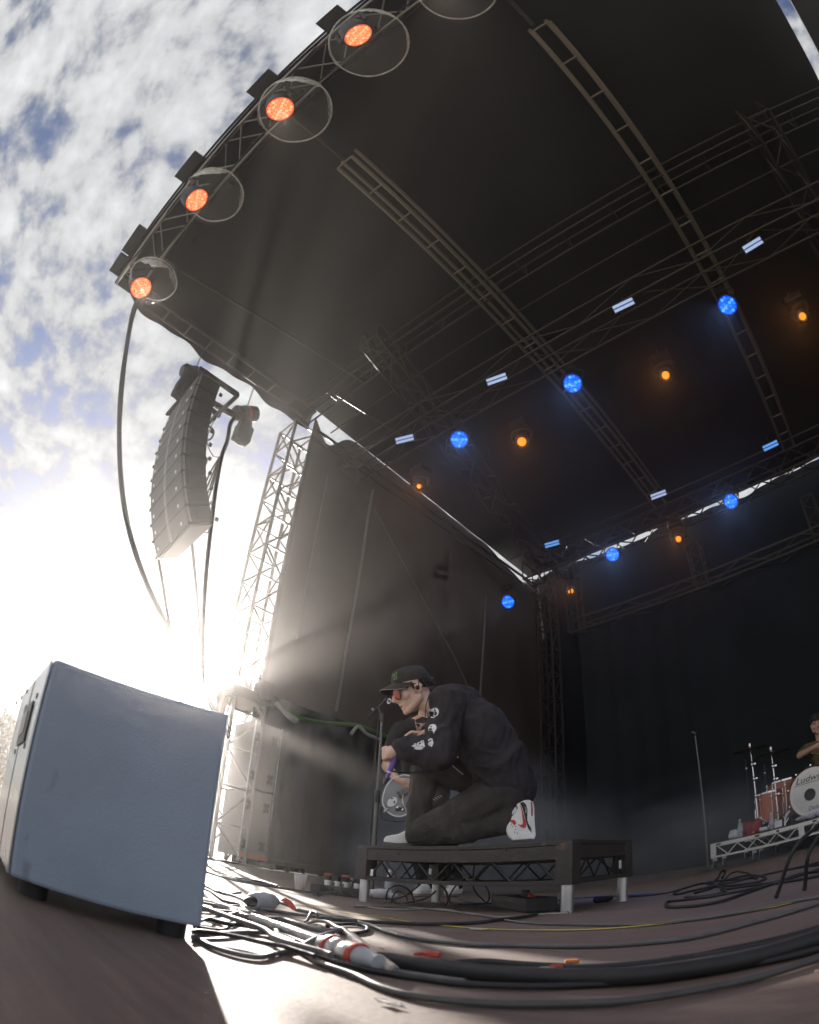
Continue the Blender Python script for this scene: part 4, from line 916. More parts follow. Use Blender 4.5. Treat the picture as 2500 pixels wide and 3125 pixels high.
# box under the platform
a, b, u, n = axes((1502, 2768), (1608, 2787)); RZ = Matrix.Rotation(math.atan2(u.y, u.x), 3, 'Z'); cc = a.lerp(b, .5) + n * 0.07
fx = thing('effects_box', 'black metal box with knob under the right half of the platform', 'box', cc)
mb = MB(); mb.box(cc + V((0, 0, 0.038)), ((b - a).length, 0.15, 0.072), RZ); mb.build('case', black_metal, fx, False, 0.004)
mb = MB(); mb.box(cc + V((0, 0, 0.042)) - u * ((b - a).length / 2 + 0.004), (0.006, 0.14, 0.06), RZ); mb.build('end_plate', alu_shade, fx)
mb = MB(); mb.lathe([(0.022, 0.074), (0.022, 0.108), (0.02, 0.11)], Matrix.Translation(cc + u * 0.06), 16); mb.build('knob', black_plastic, fx, True)
mb = MB(); mb.tube(smooth_path([cc + u * 0.07 + V((0, 0, 0.095)), cc + u * 0.12 + V((0, 0, 0.09)), cc + u * 0.2 + V((0, 0, 0.05)), cc + u * 0.28 + V((0, 0, 0.01))]), 0.007, 6); mb.build('lead', rubber, fx, True)
q = cc + u * 0.155 + V((0, 0, 0.072)); mb = MB(); mb.box(q, (0.065, 0.02, 0.022), RZ @ Matrix.Rotation(R(25), 3, 'Y')); tag(mb.build('red_plug', red_plastic, None, False, 0.004), 'red plug beside the black box under the platform', 'plug')
q = G(1836, 2757, 0.0); mb = MB(); cap(mb, q + V((-0.03, 0, 0.022)), 0.02, q + V((0.03, 0.02, 0.022)), 0.018); cap(mb, q + V((0.03, 0.02, 0.022)), 0.012, q + V((0.055, 0.0, 0.03)), 0.014); tag(remesh(mb, 'cable_end', 0.005, rubber, None, 2), 'small black connector lying between the right legs of the platform', 'connector')
# towels and bottle behind the platform legs
def towel(c, sx, sy, h, label, seed, m=white_cloth, name='towel'):
    mb = MB(); rnd = random.Random(seed); c = V(c)
    for k in range(9): mb.ball(c + V((rnd.uniform(-sx, sx) * .7, rnd.uniform(-sy, sy) * .7, h * rnd.uniform(.25, .6))), (sx * rnd.uniform(.35, .6), sy * rnd.uniform(.4, .6), h * rnd.uniform(.3, .45)), Matrix.Rotation(rnd.uniform(0, 3), 3, 'Z'))
    o = remesh(mb, name, 0.008, m, None, 3, lambda co, n: 0.006 * noise.noise(co * 22) + 0.003 * noise.noise(co * 60)); return tag(o, label, 'towel')
towel(G(1160, 2742), 0.13, 0.08, 0.075, 'white towel crumpled on the floor behind the left platform leg', 4)
def bottle(p, H, r, label, name='water_bottle', capm=white_plastic):
    p = V(p); t = thing(name, label, 'bottle', p)
    mb = MB(); mb.lathe([(r * .9, 0.0), (r, 0.008)] + [(r * (1 - 0.05 * (k % 2)), H * (0.1 + 0.05 * k)) for k in range(9)] + [(r * .95, H * .62), (r * .75, H * .76), (r * .42, H * .88), (r * .38, H * .93), (r * .36, H * .93)], Matrix.Translation(p), 22); mb.build('shell', clear('bottle_clear', (0.75, 0.79, 0.84), 0.36, 0.12), t, True)
    mb = MB(); mb.lathe([(r * .9, 0.004), (r * .93, H * .5), (0.005, H * .5)], Matrix.Translation(p), 18); mb.build('water', clear('water_fill', (0.6, 0.68, 0.75), 0.2, 0.05), t, True)
    mb = MB(); mb.lathe([(r * .44, H * .92), (r * .44, H * 1.0), (r * .3, H * 1.005)], Matrix.Translation(p), 16); mb.build('cap', capm, t, True)
    mb = MB(); mb.lathe([(r * 1.02, H * .3), (r * 1.02, H * .55)], Matrix.Translation(p), 20); mb.build('label', clear('bottle_label', (0.55, 0.58, 0.68), 0.7, 0.4), t, True)
bottle(G(1186, 2735), 0.21, 0.032, 'clear water bottle with white cap seen through the platform lattice')
# debris
for (p, s, lab, sd2) in (((1466, 2838), 0.028, 'torn scrap of white paper on the floor below the platform', 1), ((1190, 3066), 0.016, 'dry curled leaf scrap on the near sunlit floor', 2)):
    c = G(*p, 0.003); rnd = random.Random(sd2); mb = MB(); k = 10
    ring = [c + V((math.cos(R(36 * j)) * s * rnd.uniform(.9, 1.8), math.sin(R(36 * j)) * s * rnd.uniform(.25, .6), rnd.uniform(0.0, 0.006))) for j in range(k)]
    mb.prism(ring, (0, 0, 0.0012)); tag(mb.build('paper_scrap', mat('scrap', (0.5, 0.46, 0.42), 0.8), None), lab, 'scrap')
# low dolly under and beside the cases
dl = thing('wheeled_dolly', 'dark wheeled dolly on the floor at the foot of the lattice tower', 'dolly', (-7.4, 5.4, 0))
mb = MB(); mb.box((-7.2, 5.35, 0.13), (0.5, 0.75, 0.07)); mb.build('board', black_metal, dl, False, 0.01)
for y in (5.05, 5.65):
    for x in (-7.4, -7.0): mb = MB(); mb.lathe([(0.05, -0.018), (0.05, 0.018)], Matrix.Translation((x, y, 0.05)) @ Matrix.Rotation(R(90), 4, 'X'), 14); mb.build('wheel', rubber, dl, True)

# ================================================================== CABLES ON THE FLOOR
pale_cable = mat('pale_cable', (0.30, 0.29, 0.285), 0.42, 0, 0.2, 20)
grey_cable = mat('grey_cable', (0.11, 0.11, 0.115), 0.45, 0, 0.2, 20)
blue_cable = mat('blue_cable', (0.03, 0.09, 0.26), 0.5, 0, 0.2, 20)
def cable(pxs, r, label, m=rubber, lift=0.0, name='floor_cable', wob=0.0):
    pts = smooth_path([G(*p[:2], r + lift + (p[2] if len(p) > 2 else 0)) for p in pxs], 5); sd_k = len(bpy.data.objects) * 1.37; q = []
    for i, p in enumerate(pts):                       # small kinks: no laid cable is a perfect curve
        k = min(1.0, 6.0 * r / 0.04); a = 0.010 * (1.0 if 0 < i < len(pts) - 1 else 0)
        q.append(p + V((a * noise.noise(p * 7 + V((sd_k, 0, 0))), a * noise.noise(p * 7 + V((0, sd_k, 0))), abs(0.004 * noise.noise(p * 5 + V((0, 0, sd_k)))))))
    return line(name, label, q, r, m, 'cable', 10, 3)
cable([(600, 2655), (635, 2663), (729, 2690), (843, 2708), (937, 2722), (976, 2727)], 0.007, 'thin black cable along the floor from the tower to the grey tube')
cable([(600, 2650), (700, 2680), (790, 2697), (845, 2704), (790, 2690), (720, 2680)], 0.008, 'flat black cable coil on the floor left of the cup')
cable([(600, 2690), (628, 2701), (680, 2725), (739, 2744), (781, 2770), (864, 2784), (948, 2798), (1035, 2800), (1116, 2821), (1190, 2846), (1270, 2865), (1400, 2880), (1600, 2887), (1900, 2884), (2120, 2860), (2300, 2815), (2520, 2750)], 0.0065, 'long dark cable sweeping from the sunlit left to the right edge below the yellow tape', grey_cable)
cable([(846, 2752), (880, 2763), (905, 2775), (950, 2785), (1010, 2799), (1060, 2808)], 0.0065, 'cable leaving the grey power plug', grey_cable)
cable([(971, 2802), (1075, 2811), (1180, 2818), (1325, 2821), (1470, 2814), (1590, 2800), (1665, 2785)], 0.0075, 'thick black cable in front of the platform between yellow tape and legs')
cable([(590, 2855), (609, 2868), (645, 2889), (722, 2913), (795, 2923), (843, 2915), (899, 2899), (965, 2864, .02), (1042, 2838, .035)], 0.0055, 'dark cable looping forward over the bundle to the white sleeve', grey_cable)
cable([(590, 2775), (621, 2778), (739, 2790), (809, 2816), (840, 2843), (850, 2872), (899, 2896), (983, 2939), (1087, 2979), (1198, 3026), (1325, 3052), (1600, 3068), (1900, 3058), (2200, 3010), (2520, 2920)], 0.0065, 'pale topped cable curving from the left pile across the very front', mat('worn_grey_cable', (0.07, 0.068, 0.068), 0.4, 0, 0.25, 20))
cable([(900, 2885), (930, 2896), (1000, 2927), (1122, 2962), (1296, 2990), (1423, 3006), (1600, 3014), (1900, 3000), (2200, 2962), (2520, 2895)], 0.006, 'black cable running just in front of the thick loom')
cable([(590, 2828), (621, 2833), (670, 2840), (715, 2828), (738, 2808)], 0.0045, 'short dark cable curl beside the near cabinet')
cable([(590, 2862), (610, 2857), (704, 2854), (767, 2847), (816, 2849), (866, 2858), (930, 2880)], 0.006, 'dark cable running straight out from under the near cabinet', grey_cable)
cable([(600, 2715), (628, 2732), (656, 2757), (700, 2772), (760, 2790)], 0.010, 'thick pale cable in the sunlit pile beside the cabinet', pale_cable)
cable([(590, 2735), (626, 2748), (687, 2770), (750, 2797), (830, 2815), (880, 2838)], 0.007, 'glinting cable in the middle of the sunlit pile', silver_tape)
cable([(590, 2690), (628, 2705), (665, 2722), (700, 2726), (735, 2724)], 0.005, 'thin cable at the top of the sunlit pile')
cable([(740, 2795), (770, 2802), (857, 2806), (913, 2822), (983, 2840), (1020, 2842), (1052, 2838)], 0.0085, 'smooth grey cable arching behind the silver wrapped cable', grey_cable, 0.004)
cable([(930, 2822), (965, 2812, .008), (1000, 2815, .012), (1025, 2830, .01), (1050, 2838, .012)], 0.006, 'tan cable crossing to the white sleeve', mat('tan_cable', (0.34, 0.27, 0.22), 0.5))
cable([(770, 2803), (830, 2822), (890, 2842), (948, 2864), (990, 2880)], 0.0145, 'thick silver wrapped cable leading into the connectors', silver_tape)
cable([(1130, 2928), (1191, 2932), (1300, 2950), (1430, 2966), (1600, 2980), (1780, 2984), (2000, 2974), (2200, 2945), (2350, 2910), (2540, 2850)], 0.0165, 'very thick black cable loom sweeping across the right foreground', rubber)
cable([(1380, 2945), (1500, 2938), (1620, 2948), (1800, 2955), (2000, 2940), (2200, 2905), (2350, 2875), (2540, 2825)], 0.0085, 'black cable lying just behind the thick loom', rubber)
cable([(1010, 2836), (1060, 2848), (1115, 2842), (1120, 2830), (1080, 2822), (1030, 2822), (1000, 2828)], 0.006, 'small black cable coil behind the tan cable')
cable([(932, 2816), (945, 2796, .018), (958, 2783, .03), (968, 2790, .028), (968, 2808, .006), (952, 2815)], 0.005, 'short grey cable loop standing up from the bundle', grey_cable)
cable([(1080, 2768), (1140, 2768), (1259, 2772), (1363, 2781), (1467, 2794), (1546, 2809), (1624, 2818), (1780, 2823), (1950, 2822), (2110, 2808), (2300, 2778), (2420, 2752), (2520, 2735)], 0.0055, 'grey cable running from the left platform leg along the yellow tape', grey_cable)
cable([(1087, 2764), (1200, 2776), (1330, 2775), (1450, 2790), (1540, 2800), (1650, 2792), (1735, 2787)], 0.0045, 'thin pale cable doubling the grey one below the platform', pale_cable)
cable([(1655, 2752), (1720, 2746), (1800, 2738), (1885, 2734), (1950, 2731), (2020, 2727)], 0.0055, 'blue cable behind the right platform legs', blue_cable)
cable([(1610, 2742), (1650, 2757), (1690, 2775), (1735, 2786)], 0.005, 'black lead from the box to the right front platform leg')
cable([(2540, 2640), (2400, 2685), (2300, 2718), (2180, 2757), (2080, 2768), (2036, 2766), (2040, 2752), (2130, 2742), (2250, 2722), (2350, 2700), (2540, 2665)], 0.0065, 'black cable forming a long flat loop at right below the drum riser')
cable([(2540, 2632), (2430, 2650), (2330, 2672), (2250, 2690), (2130, 2715), (2065, 2730), (2062, 2722), (2110, 2705), (2180, 2690), (2290, 2680), (2400, 2655), (2540, 2622)], 0.006, 'black cable in the tangle at right, upper loop')
cable([(2090, 2740), (2150, 2735), (2215, 2720), (2180, 2700), (2150, 2695), (2200, 2705), (2320, 2690), (2330, 2675), (2280, 2672), (2210, 2690), (2170, 2712), (2120, 2726)], 0.006, 'black cable knot in the middle of the tangle at right')
cable([(2205, 2690), (2230, 2668, .02), (2255, 2660, .03), (2285, 2668, .02), (2310, 2682)], 0.006, 'black cable arch standing out of the tangle at right')
cable([(2540, 2655), (2440, 2668), (2380, 2690), (2300, 2702), (2200, 2716)], 0.006, 'black cable trailing right from the tangle')
cable([(2175, 2698), (2190, 2680, .02), (2200, 2662, .05), (2212, 2660, .045), (2204, 2680, .01)], 0.008, 'black plug end sticking up from the tangle at right')
cable([(1910, 2738), (1990, 2733), (2050, 2722), (2080, 2712)], 0.0045, 'thin dark cable from the platform leg to the tangle')
cable([(2540, 2845), (2420, 2870), (2300, 2895), (2180, 2918), (2050, 2930)], 0.007, 'black cable merging into the loom at the right edge')
cable([(1560, 2690), (1555, 2735), (1540, 2752), (1450, 2757), (1400, 2745)], 0.0045, 'thin black cable dropping behind the platform to the floor')
# upright coil loops under the platform
def upcoil(pxs, Y, r, label): return line('cable_loop', label, [PY(*p, Y) for p in pxs], r, rubber, 'cable', 8, 8)
upcoil([(1178, 2755), (1182, 2722), (1200, 2706), (1225, 2704), (1250, 2718), (1262, 2745), (1264, 2756)], 2.50, 0.0055, 'black cable loop standing under the left half of the platform')
upcoil([(1195, 2758), (1200, 2735), (1215, 2720), (1235, 2730), (1245, 2750)], 2.48, 0.005, 'smaller black cable loop inside the left loop under the platform')
upcoil([(1345, 2700), (1362, 2722), (1367, 2748), (1360, 2762)], 2.46, 0.006, 'black cable bend beside the rear platform leg')
upcoil([(1375, 2758), (1372, 2735), (1395, 2700), (1430, 2680), (1470, 2690), (1492, 2725), (1488, 2752), (1455, 2761), (1400, 2760)], 2.75, 0.005, 'large round black cable loop under the middle of the platform')
upcoil([(1447, 2640), (1444, 2690), (1450, 2720), (1480, 2752)], 2.9, 0.005, 'black cable hanging behind the platform lattice')
upcoil([(1300, 2680), (1270, 2710), (1235, 2735), (1200, 2748), (1225, 2758), (1300, 2742), (1330, 2720)], 2.44, 0.0055, 'tangled black cable under the platform beside the towel')
# white sleeve with cable
wa, wb = G(1050, 2838, 0.040), G(1200, 2960, 0.014)
ws = thing('cable_sleeve', 'pale tubular sleeve lying across the connectors in the near foreground', 'sleeve', wb)
mb = MB(); mb.tube([wa.lerp(wb, 0.2), wb], 0.0105, 12); mb.build('sleeve', mat('pale_sleeve', (0.52, 0.45, 0.41), 0.5, 0, 0.1, 10), ws, True)
mb = MB(); mb.tube([wa, wa.lerp(wb, 0.22)], 0.0065, 10); mb.build('inner_lead', mat('tan_cable', (0.34, 0.27, 0.22)), ws, True)
mb = MB(); mb.tube(smooth_path([wb, G(1230, 2972, 0.008), G(1320, 2985, 0.007), G(1420, 2998, 0.007)]), 0.007, 10); mb.build('lead', grey_cable, ws, True)

# more of the sunlit pile beside the cabinet
pile = [((590, 2700), (640, 2722), (690, 2750), (735, 2762), (780, 2786)), ((590, 2752), (650, 2762), (720, 2780), (760, 2800), (790, 2812), (850, 2830)), ((590, 2800), (640, 2806), (700, 2822), (760, 2828), (830, 2850), (900, 2878)),
        ((590, 2815), (660, 2800), (720, 2786), (745, 2775), (730, 2765), (690, 2768)), ((590, 2845), (650, 2848), (730, 2862), (800, 2878), (870, 2890), (960, 2918)), ((600, 2765), (660, 2785), (735, 2812), (800, 2838), (860, 2868), (930, 2894), (1010, 2916))]
words = ('topmost', 'second', 'third', 'curled', 'lowest', 'straightest')
for k, p in enumerate(pile): cable(p, (0.0055, 0.005, 0.006, 0.004, 0.005, 0.0075)[k], 'dark cable in the sunlit pile right of the cabinet, %s of the loose ones' % words[k], (rubber, grey_cable, rubber, grey_cable, rubber, grey_cable)[k], 0.003 * k)
# litter
mb = MB(); rnd = random.Random(77)
for k in range(140):
    x, y = rnd.uniform(-4.5, 0.6), rnd.uniform(0.5, 5.5); s = rnd.uniform(0.002, 0.006) * (1 + y * 0.25); a = rnd.uniform(0, 3.1); c = V((x, y, 0.0015)); u = V((math.cos(a), math.sin(a), 0)); n_ = V((-u.y, u.x, 0))
    mb.prism([c + u * s * 1.6, c + n_ * s * .7, c - u * s * rnd.uniform(.8, 1.6), c - n_ * s * .6], (0, 0, 0.0012 + s * 0.2))
tag(mb.build('floor_litter', mat('litter', (0.32, 0.26, 0.21), 0.9, 0, 0.5, 3), None), 'crumbs and paper bits scattered over the stage floor', 'litter', None, 'stuff')

# ================================================================== PEOPLE
skin_l = mat('skin_light', (0.74, 0.50, 0.41), 0.5, 0, 0.10, 12, 0.12, 90)
skin_t = mat('skin_tanned', (0.58, 0.36, 0.27), 0.5, 0, 0.16, 14, 0.12, 90)
tee = mat('washed_black_cotton', (0.042, 0.038, 0.044), 0.9, 0, 0.25, 6, 0.35, 60, 0.2)
tee2 = mat('black_cotton', (0.040, 0.037, 0.038), 0.9, 0, 0.25, 6, 0.35, 60, 0.2)
denim = mat('faded_black_denim', (0.050, 0.044, 0.043), 0.85, 0, 0.35, 5, 0.5, 120, 0.25)
denim2 = mat('dark_denim', (0.020, 0.020, 0.023), 0.85, 0, 0.3, 5, 0.5, 120, 0.25)
hairm = mat('dark_hair', (0.020, 0.014, 0.010), 0.5, 0, 0.4, 60, 0.6, 200)
capm = mat('black_cap_cloth', (0.028, 0.025, 0.026), 0.85, 0, 0.25, 12, 0.3, 120)
shoe_white = mat('white_leather', (0.88, 0.88, 0.87), 0.42, 0, 0.05, 20, 0.1, 60)
printm = mat('white_print', (0.82, 0.82, 0.84), 0.8, 0, 0.12, 60)

def hframe(az, pitch, roll):
    az, pitch, roll = R(az), R(pitch), R(roll)
    f = V((math.sin(az) * math.cos(pitch), math.cos(az) * math.cos(pitch), math.sin(pitch)))
    r = f.cross(V((0, 0, 1))).normalized(); u = r.cross(f)
    return r * math.cos(roll) + u * math.sin(roll), f, u * math.cos(roll) - r * math.sin(roll)
def head_frame(c, az, pitch, roll, s=1.0):
    r, f, u = hframe(az, pitch, roll)
    M = Matrix((r * s, f * s, u * s)).transposed().to_4x4(); M.translation = V(c); return M
def head_shape(mb, M, mouth=0.0):
    Q = M.to_3x3(); s = M.to_scale().x
    def el(c, r): mb.ball(M @ V(c), (r[0], r[1], r[2]), Q, 18, 12)
    def cp(a, ra, b, rb): cap(mb, M @ V(a), ra * s, M @ V(b), rb * s, 12)
    el((0, -0.014, 0.034), (0.076, 0.096, 0.083)); el((0, 0.026, -0.028), (0.063, 0.066, 0.086)); el((0, 0.036, -0.074), (0.050, 0.048, 0.040))
    cp((0, 0.070, -0.100), 0.020, (0, 0.074, -0.102), 0.019)
    for x in (-1, 1):
        el((x * 0.040, 0.058, -0.018), (0.028, 0.030, 0.030)); cp((x * 0.055, 0.0, -0.055), 0.026, (x * 0.022, 0.058, -0.096), 0.022)
        cp((x * 0.014, 0.088, 0.026), 0.012, (x * 0.044, 0.076, 0.024), 0.012)
        cp((x * 0.013, 0.100, -0.036), 0.008, (x * 0.010, 0.106, -0.036), 0.008)
        el((x * 0.079, -0.006, -0.004), (0.010, 0.020, 0.033)); cp((x * 0.080, -0.014, 0.016), 0.008, (x * 0.086, -0.022, 0.0), 0.009)
    cp((0, 0.094, 0.016), 0.0095, (0, 0.119, -0.026), 0.013); cp((0, 0.086, -0.048), 0.014, (0, 0.088, -0.050), 0.013)
    cp((-0.020, 0.084, -0.060), 0.0065, (0, 0.093, -0.057), 0.008); cp((0.020, 0.084, -0.060), 0.0065, (0, 0.093, -0.057), 0.008)
    cp((-0.018, 0.080, -0.072 - mouth), 0.007, (0, 0.088, -0.075 - mouth), 0.0085); cp((0.018, 0.080, -0.072 - mouth), 0.007, (0, 0.088, -0.075 - mouth), 0.0085)
def wrinkle(a=0.006, f=7.0, seed=0.0, b=0.003, g=19.0):
    def d(co, n):
        q = V((co.x * f, co.y * f, co.z * f * 0.6 + seed)); w = noise.noise(q + V((noise.noise(q * 0.7), 0, noise.noise(q * 0.7 + V((5, 1, 2))))) * 1.5)
        return a * (1 - 2.2 * abs(w)) + b * noise.noise(co * g)
    return d
def plane_pt(px, py, p0, n):
    v = ray(px, py); o = V((0, 0, CAM_H)); return o + v * ((V(p0) - o).dot(n) / v.dot(n))

# ---------------------------------------------------------------- the singer
def S(px, py, d=3.25): return PD(px, py, d)
vw = ray(1400, 2300); vw = V((vw.x, vw.y, 0)).normalized(); er = V((vw.y, -vw.x, 0)); eu = V((0, 0, 1)); ec = -vw
singer = thing('person', 'person in black cap and long sleeved top kneeling on the platform, holding a purple microphone', 'person', (-2.0, 2.6, PH))
HM = head_frame(S(1259, 2107, 3.30), -149.0, -25.0, 3.0, 1.06)
nsh, nel, nwr = S(1368, 2144, 3.12), S(1343, 2296, 3.03), S(1226, 2286, 3.06)
fsh, fel, fwr = S(1348, 2166, 3.42), S(1385, 2262, 3.45), S(1322, 2242, 3.20)
nhip, nkn, nan = S(1538, 2420, 3.18), S(1284, 2546, 3.19), S(1548, 2512, 3.14)
fhip, fkn, fan = S(1545, 2405, 3.38), S(1300, 2335, 3.42), S(1268, 2540, 3.36)
pel, wai, che, upc, nb = S(1550, 2405, 3.29), S(1520, 2330, 3.28), S(1462, 2236, 3.27), S(1400, 2172, 3.27), S(1325, 2150, 3.27)
b = MB(); head_shape(b, HM, 0.006)
chain(b, [(HM @ V((0, -0.02, -0.06)), 0.054), (nb, 0.060), (upc, 0.09), (che, 0.13), (wai, 0.125), (pel, 0.13)])
chain(b, [(upc, 0.08), (nsh, 0.055), (nel, 0.042), (nwr, 0.028)]); chain(b, [(upc, 0.08), (fsh, 0.055), (fel, 0.042), (fwr, 0.028)])
chain(b, [(pel, 0.12), (nhip, 0.09), (nkn, 0.055), (nan, 0.04)]); chain(b, [(pel, 0.12), (fhip, 0.09), (fkn, 0.055), (fan, 0.04)])
# near hand: a fist round the microphone
H = S(1196, 2296, 3.055)
cap(b, nwr, 0.028, H, 0.030); cap(b, H + eu * 0.014, 0.020, H - eu * 0.016, 0.021); cap(b, H + eu * 0.014 - er * 0.018, 0.017, H - eu * 0.018 - er * 0.018, 0.018)
for k in range(4):
    o = H + eu * (0.025 - 0.0185 * k) - er * (0.030 - 0.002 * k)
    chain(b, [(o, 0.0115), (o - er * 0.018 - eu * 0.004 - ec * 0.010, 0.0105), (o - er * 0.012 - eu * 0.008 - ec * 0.032, 0.0098), (o + er * 0.012 - eu * 0.008 - ec * 0.038, 0.0088)])
chain(b, [(H + eu * 0.02 + er * 0.012 - ec * 0.012, 0.013), (H + eu * 0.033 - er * 0.012 - ec * 0.024, 0.0115), (H + eu * 0.022 - er * 0.034 - ec * 0.034, 0.0100)])
# far hand: relaxed, fingers reaching forward over the forearm
K = S(1296, 2240, 3.19); cap(b, fwr, 0.026, K, 0.026); cap(b, K + ec * 0.018, 0.016, K - ec * 0.02, 0.016); cap(b, K - er * 0.03 + ec * 0.022, 0.012, K - er * 0.03 - ec * 0.025, 0.012)
for k in range(4):
    o = K - er * 0.036 + ec * (0.026 - 0.017 * k); L = (0.034, 0.038, 0.036, 0.028)[k]
    chain(b, [(o, 0.0098), (o - er * L + eu * 0.003, 0.0092), (o - er * (L * 1.65) - eu * 0.014, 0.0085), (o - er * (L * 1.95) - eu * 0.034, 0.0074)])
chain(b, [(K + ec * 0.026 + er * 0.012, 0.0125), (K + ec * 0.046 - er * 0.008 - eu * 0.012, 0.0105), (K + ec * 0.05 - er * 0.028 - eu * 0.02, 0.009)])
body = remesh(b, 'body', 0.0055, skin_l, singer, 2)
# mouth opening, brows
mb = MB(); mb.ball(HM @ V((0, 0.089, -0.067)), (0.016, 0.008, 0.0055), HM.to_3x3(), 12, 8); mb.build('mouth', mat('mouth_dark', (0.10, 0.03, 0.03), 0.4), singer, True)
mb = MB(); mb.ball(HM @ V((0, 0.0935, -0.0635)), (0.010, 0.004, 0.0022), HM.to_3x3(), 10, 6); mb.build('teeth', white_plastic, singer, True)
# jeans
b = MB()
b.ball(pel, (0.165, 0.165, 0.15)); chain(b, [(pel, 0.15), (nhip, 0.128), (nhip.lerp(nkn, .55) - eu * 0.005, 0.106), (nkn, 0.083), (nkn.lerp(nan, .5), 0.080), (nan, 0.066)])
cap(b, nhip + V((0, 0, -.05)), .10, nan + V((0, 0, .01)), .06)
chain(b, [(pel, 0.14), (fhip, 0.12), (fhip.lerp(fkn, .5), 0.098), (fkn, 0.082), (fkn.lerp(fan, .5), 0.072), (fan, 0.062)])
jw = wrinkle(0.007, 8, 3.0, 0.003, 26)
def jd(co, n):
    d = jw(co, n); lo = co.z - (PH + 0.004)
    return d if lo > 0.02 or n.z > -0.2 else d * 0.0
jeans = remesh(b, 'jeans', 0.009, denim, singer, 4, jd)
for v in jeans.data.vertices:
    if v.co.z < PH + 0.003: v.co.z = PH + 0.003
# long sleeved top
b = MB(); lat = vw
for o in (-0.085, 0.085): chain(b, [(upc + lat * o * 0.9, 0.088), (che + lat * o, 0.135), (wai + lat * o, 0.140), (pel + lat * o - er * 0.015, 0.135)])
chain(b, [(S(1352, 2150, 3.27), 0.070), (upc, 0.112), (che, 0.155), (wai, 0.148), (pel - er * 0.02, 0.150), (S(1548, 2425, 3.27), 0.13)])
b.ball(S(1400, 2132, 3.27), (0.09, 0.13, 0.065)); b.ball(S(1472, 2200, 3.28), (0.11, 0.15, 0.11))
chain(b, [(upc + V((0, 0, 0.02)), 0.09), (nsh + V((0, 0, 0.0)), 0.088), (nsh.lerp(nel, .5), 0.082), (nel, 0.078), (nel.lerp(nwr, .45), 0.066), (nwr + er * 0.006, 0.050)])
chain(b, [(upc, 0.09), (fsh, 0.070), (fel, 0.066), (fel.lerp(fwr, .9), 0.045)])
fold_a, fold_b = wrinkle(0.017, 6.0, 1.0, 0.004, 24), wrinkle(0.010, 14.0, 4.0, 0.0, 20)
shirt = remesh(b, 'long_sleeved_top', 0.009, tee, singer, 5, lambda co, n: fold_a(co, n) + fold_b(co, n))
bv = bvh_of(shirt)
mb = MB(); ax = (nwr - nel).normalized(); x = ax.cross(V((0, 0, 1))).normalized(); y = ax.cross(x)
mb.tube([nwr + er * 0.004 + (x * math.cos(R(15 * k)) + y * math.sin(R(15 * k))) * 0.050 for k in range(25)], 0.007, 8, False); mb.build('cuff', tee, singer, True)
# sleeve prints: whole and melting two-part discs
def pframe(px, py, d, roll, up_hint=None):
    c = S(px, py, d); z = (V((0, 0, CAM_H)) - c); z.z *= 0.3; z.normalize(); x = V((0, 0, 1)).cross(z).normalized(); y = z.cross(x)
    q = Matrix((x, y, z)).transposed().to_4x4() @ Matrix.Rotation(R(roll), 4, 'Z'); q.translation = c; return q
black_ink = mat('black_print', (0.022, 0.021, 0.024), 0.9)
def yin_ink(r, rot):
    e = V((math.cos(R(rot)), math.sin(R(rot)))); n = V((-e.y, e.x)); P = [e * r * math.cos(R(t)) + n * r * math.sin(R(t)) for t in range(180, 361, 12)]
    P += [e * r / 2 + (e * math.cos(R(t)) + n * math.sin(R(t))) * r / 2 for t in range(15, 181, 15)]
    P += [-e * r / 2 + (e * math.cos(R(t)) - n * math.sin(R(t))) * r / 2 for t in range(15, 166, 15)]
    return [tuple(p) for p in P], tuple(e * r / 2), tuple(-e * r / 2)
def pxpoly(M, pts):
    n = (M.to_3x3() @ V((0, 0, 1))); Mi = M.inverted(); return [tuple((Mi @ plane_pt(*p, M.translation, n)).xy) for p in pts]
M1 = pframe(1323, 2175, 3.04, 0); decal('sleeve_print', [disc(0, 0, 0.0275, 30)], M1, bv, printm, singer, 0.0012)
k1, c1_, c2_ = yin_ink(0.0215, -45); decal('sleeve_print_ink', [k1], M1, bv, black_ink, singer, 0.0022)
def c2z(x, y): return (1100 + 0.2319 * x, 2000 + 0.2319 * y)
def c2y(x, y): return (1150 + 0.1449 * x, 2260 + 0.1449 * y)
M2 = pframe(1320, 2224, 3.0, 0)
decal('sleeve_print', [pxpoly(M2, [c2z(*p) for p in ((895, 930), (915, 903), (955, 895), (990, 910), (1003, 945), (995, 985), (975, 1010), (967, 1040), (955, 1000), (930, 985), (905, 985), (892, 960))])], M2, bv, printm, singer, 0.0012)
decal('sleeve_print_ink', [pxpoly(M2, [c2z(*p) for p in ((897, 955), (925, 950), (945, 965), (950, 985), (930, 980), (908, 982))])], M2, bv, black_ink, singer, 0.0022)
decal('sleeve_print_ink', [pxpoly(M2, [c2z(*p) for p in ((925, 930), (938, 924), (944, 934), (934, 944))])], M2, bv, black_ink, singer, 0.0022)
M3 = pframe(1314, 2268, 2.98, 0)
decal('sleeve_print', [pxpoly(M3, [c2z(*p) for p in ((890, 1110), (920, 1085), (948, 1095), (962, 1150), (950, 1190), (935, 1218), (920, 1190), (905, 1197), (890, 1165), (902, 1140))])], M3, bv, printm, singer, 0.0012)
decal('sleeve_print_ink', [pxpoly(M3, [c2z(*p) for p in ((900, 1125), (935, 1108), (938, 1122), (905, 1140))]), pxpoly(M3, [c2z(*p) for p in ((905, 1160), (925, 1165), (912, 1180))])], M3, bv, black_ink, singer, 0.0022)
M4 = pframe(1280, 2277, 3.0, 0)
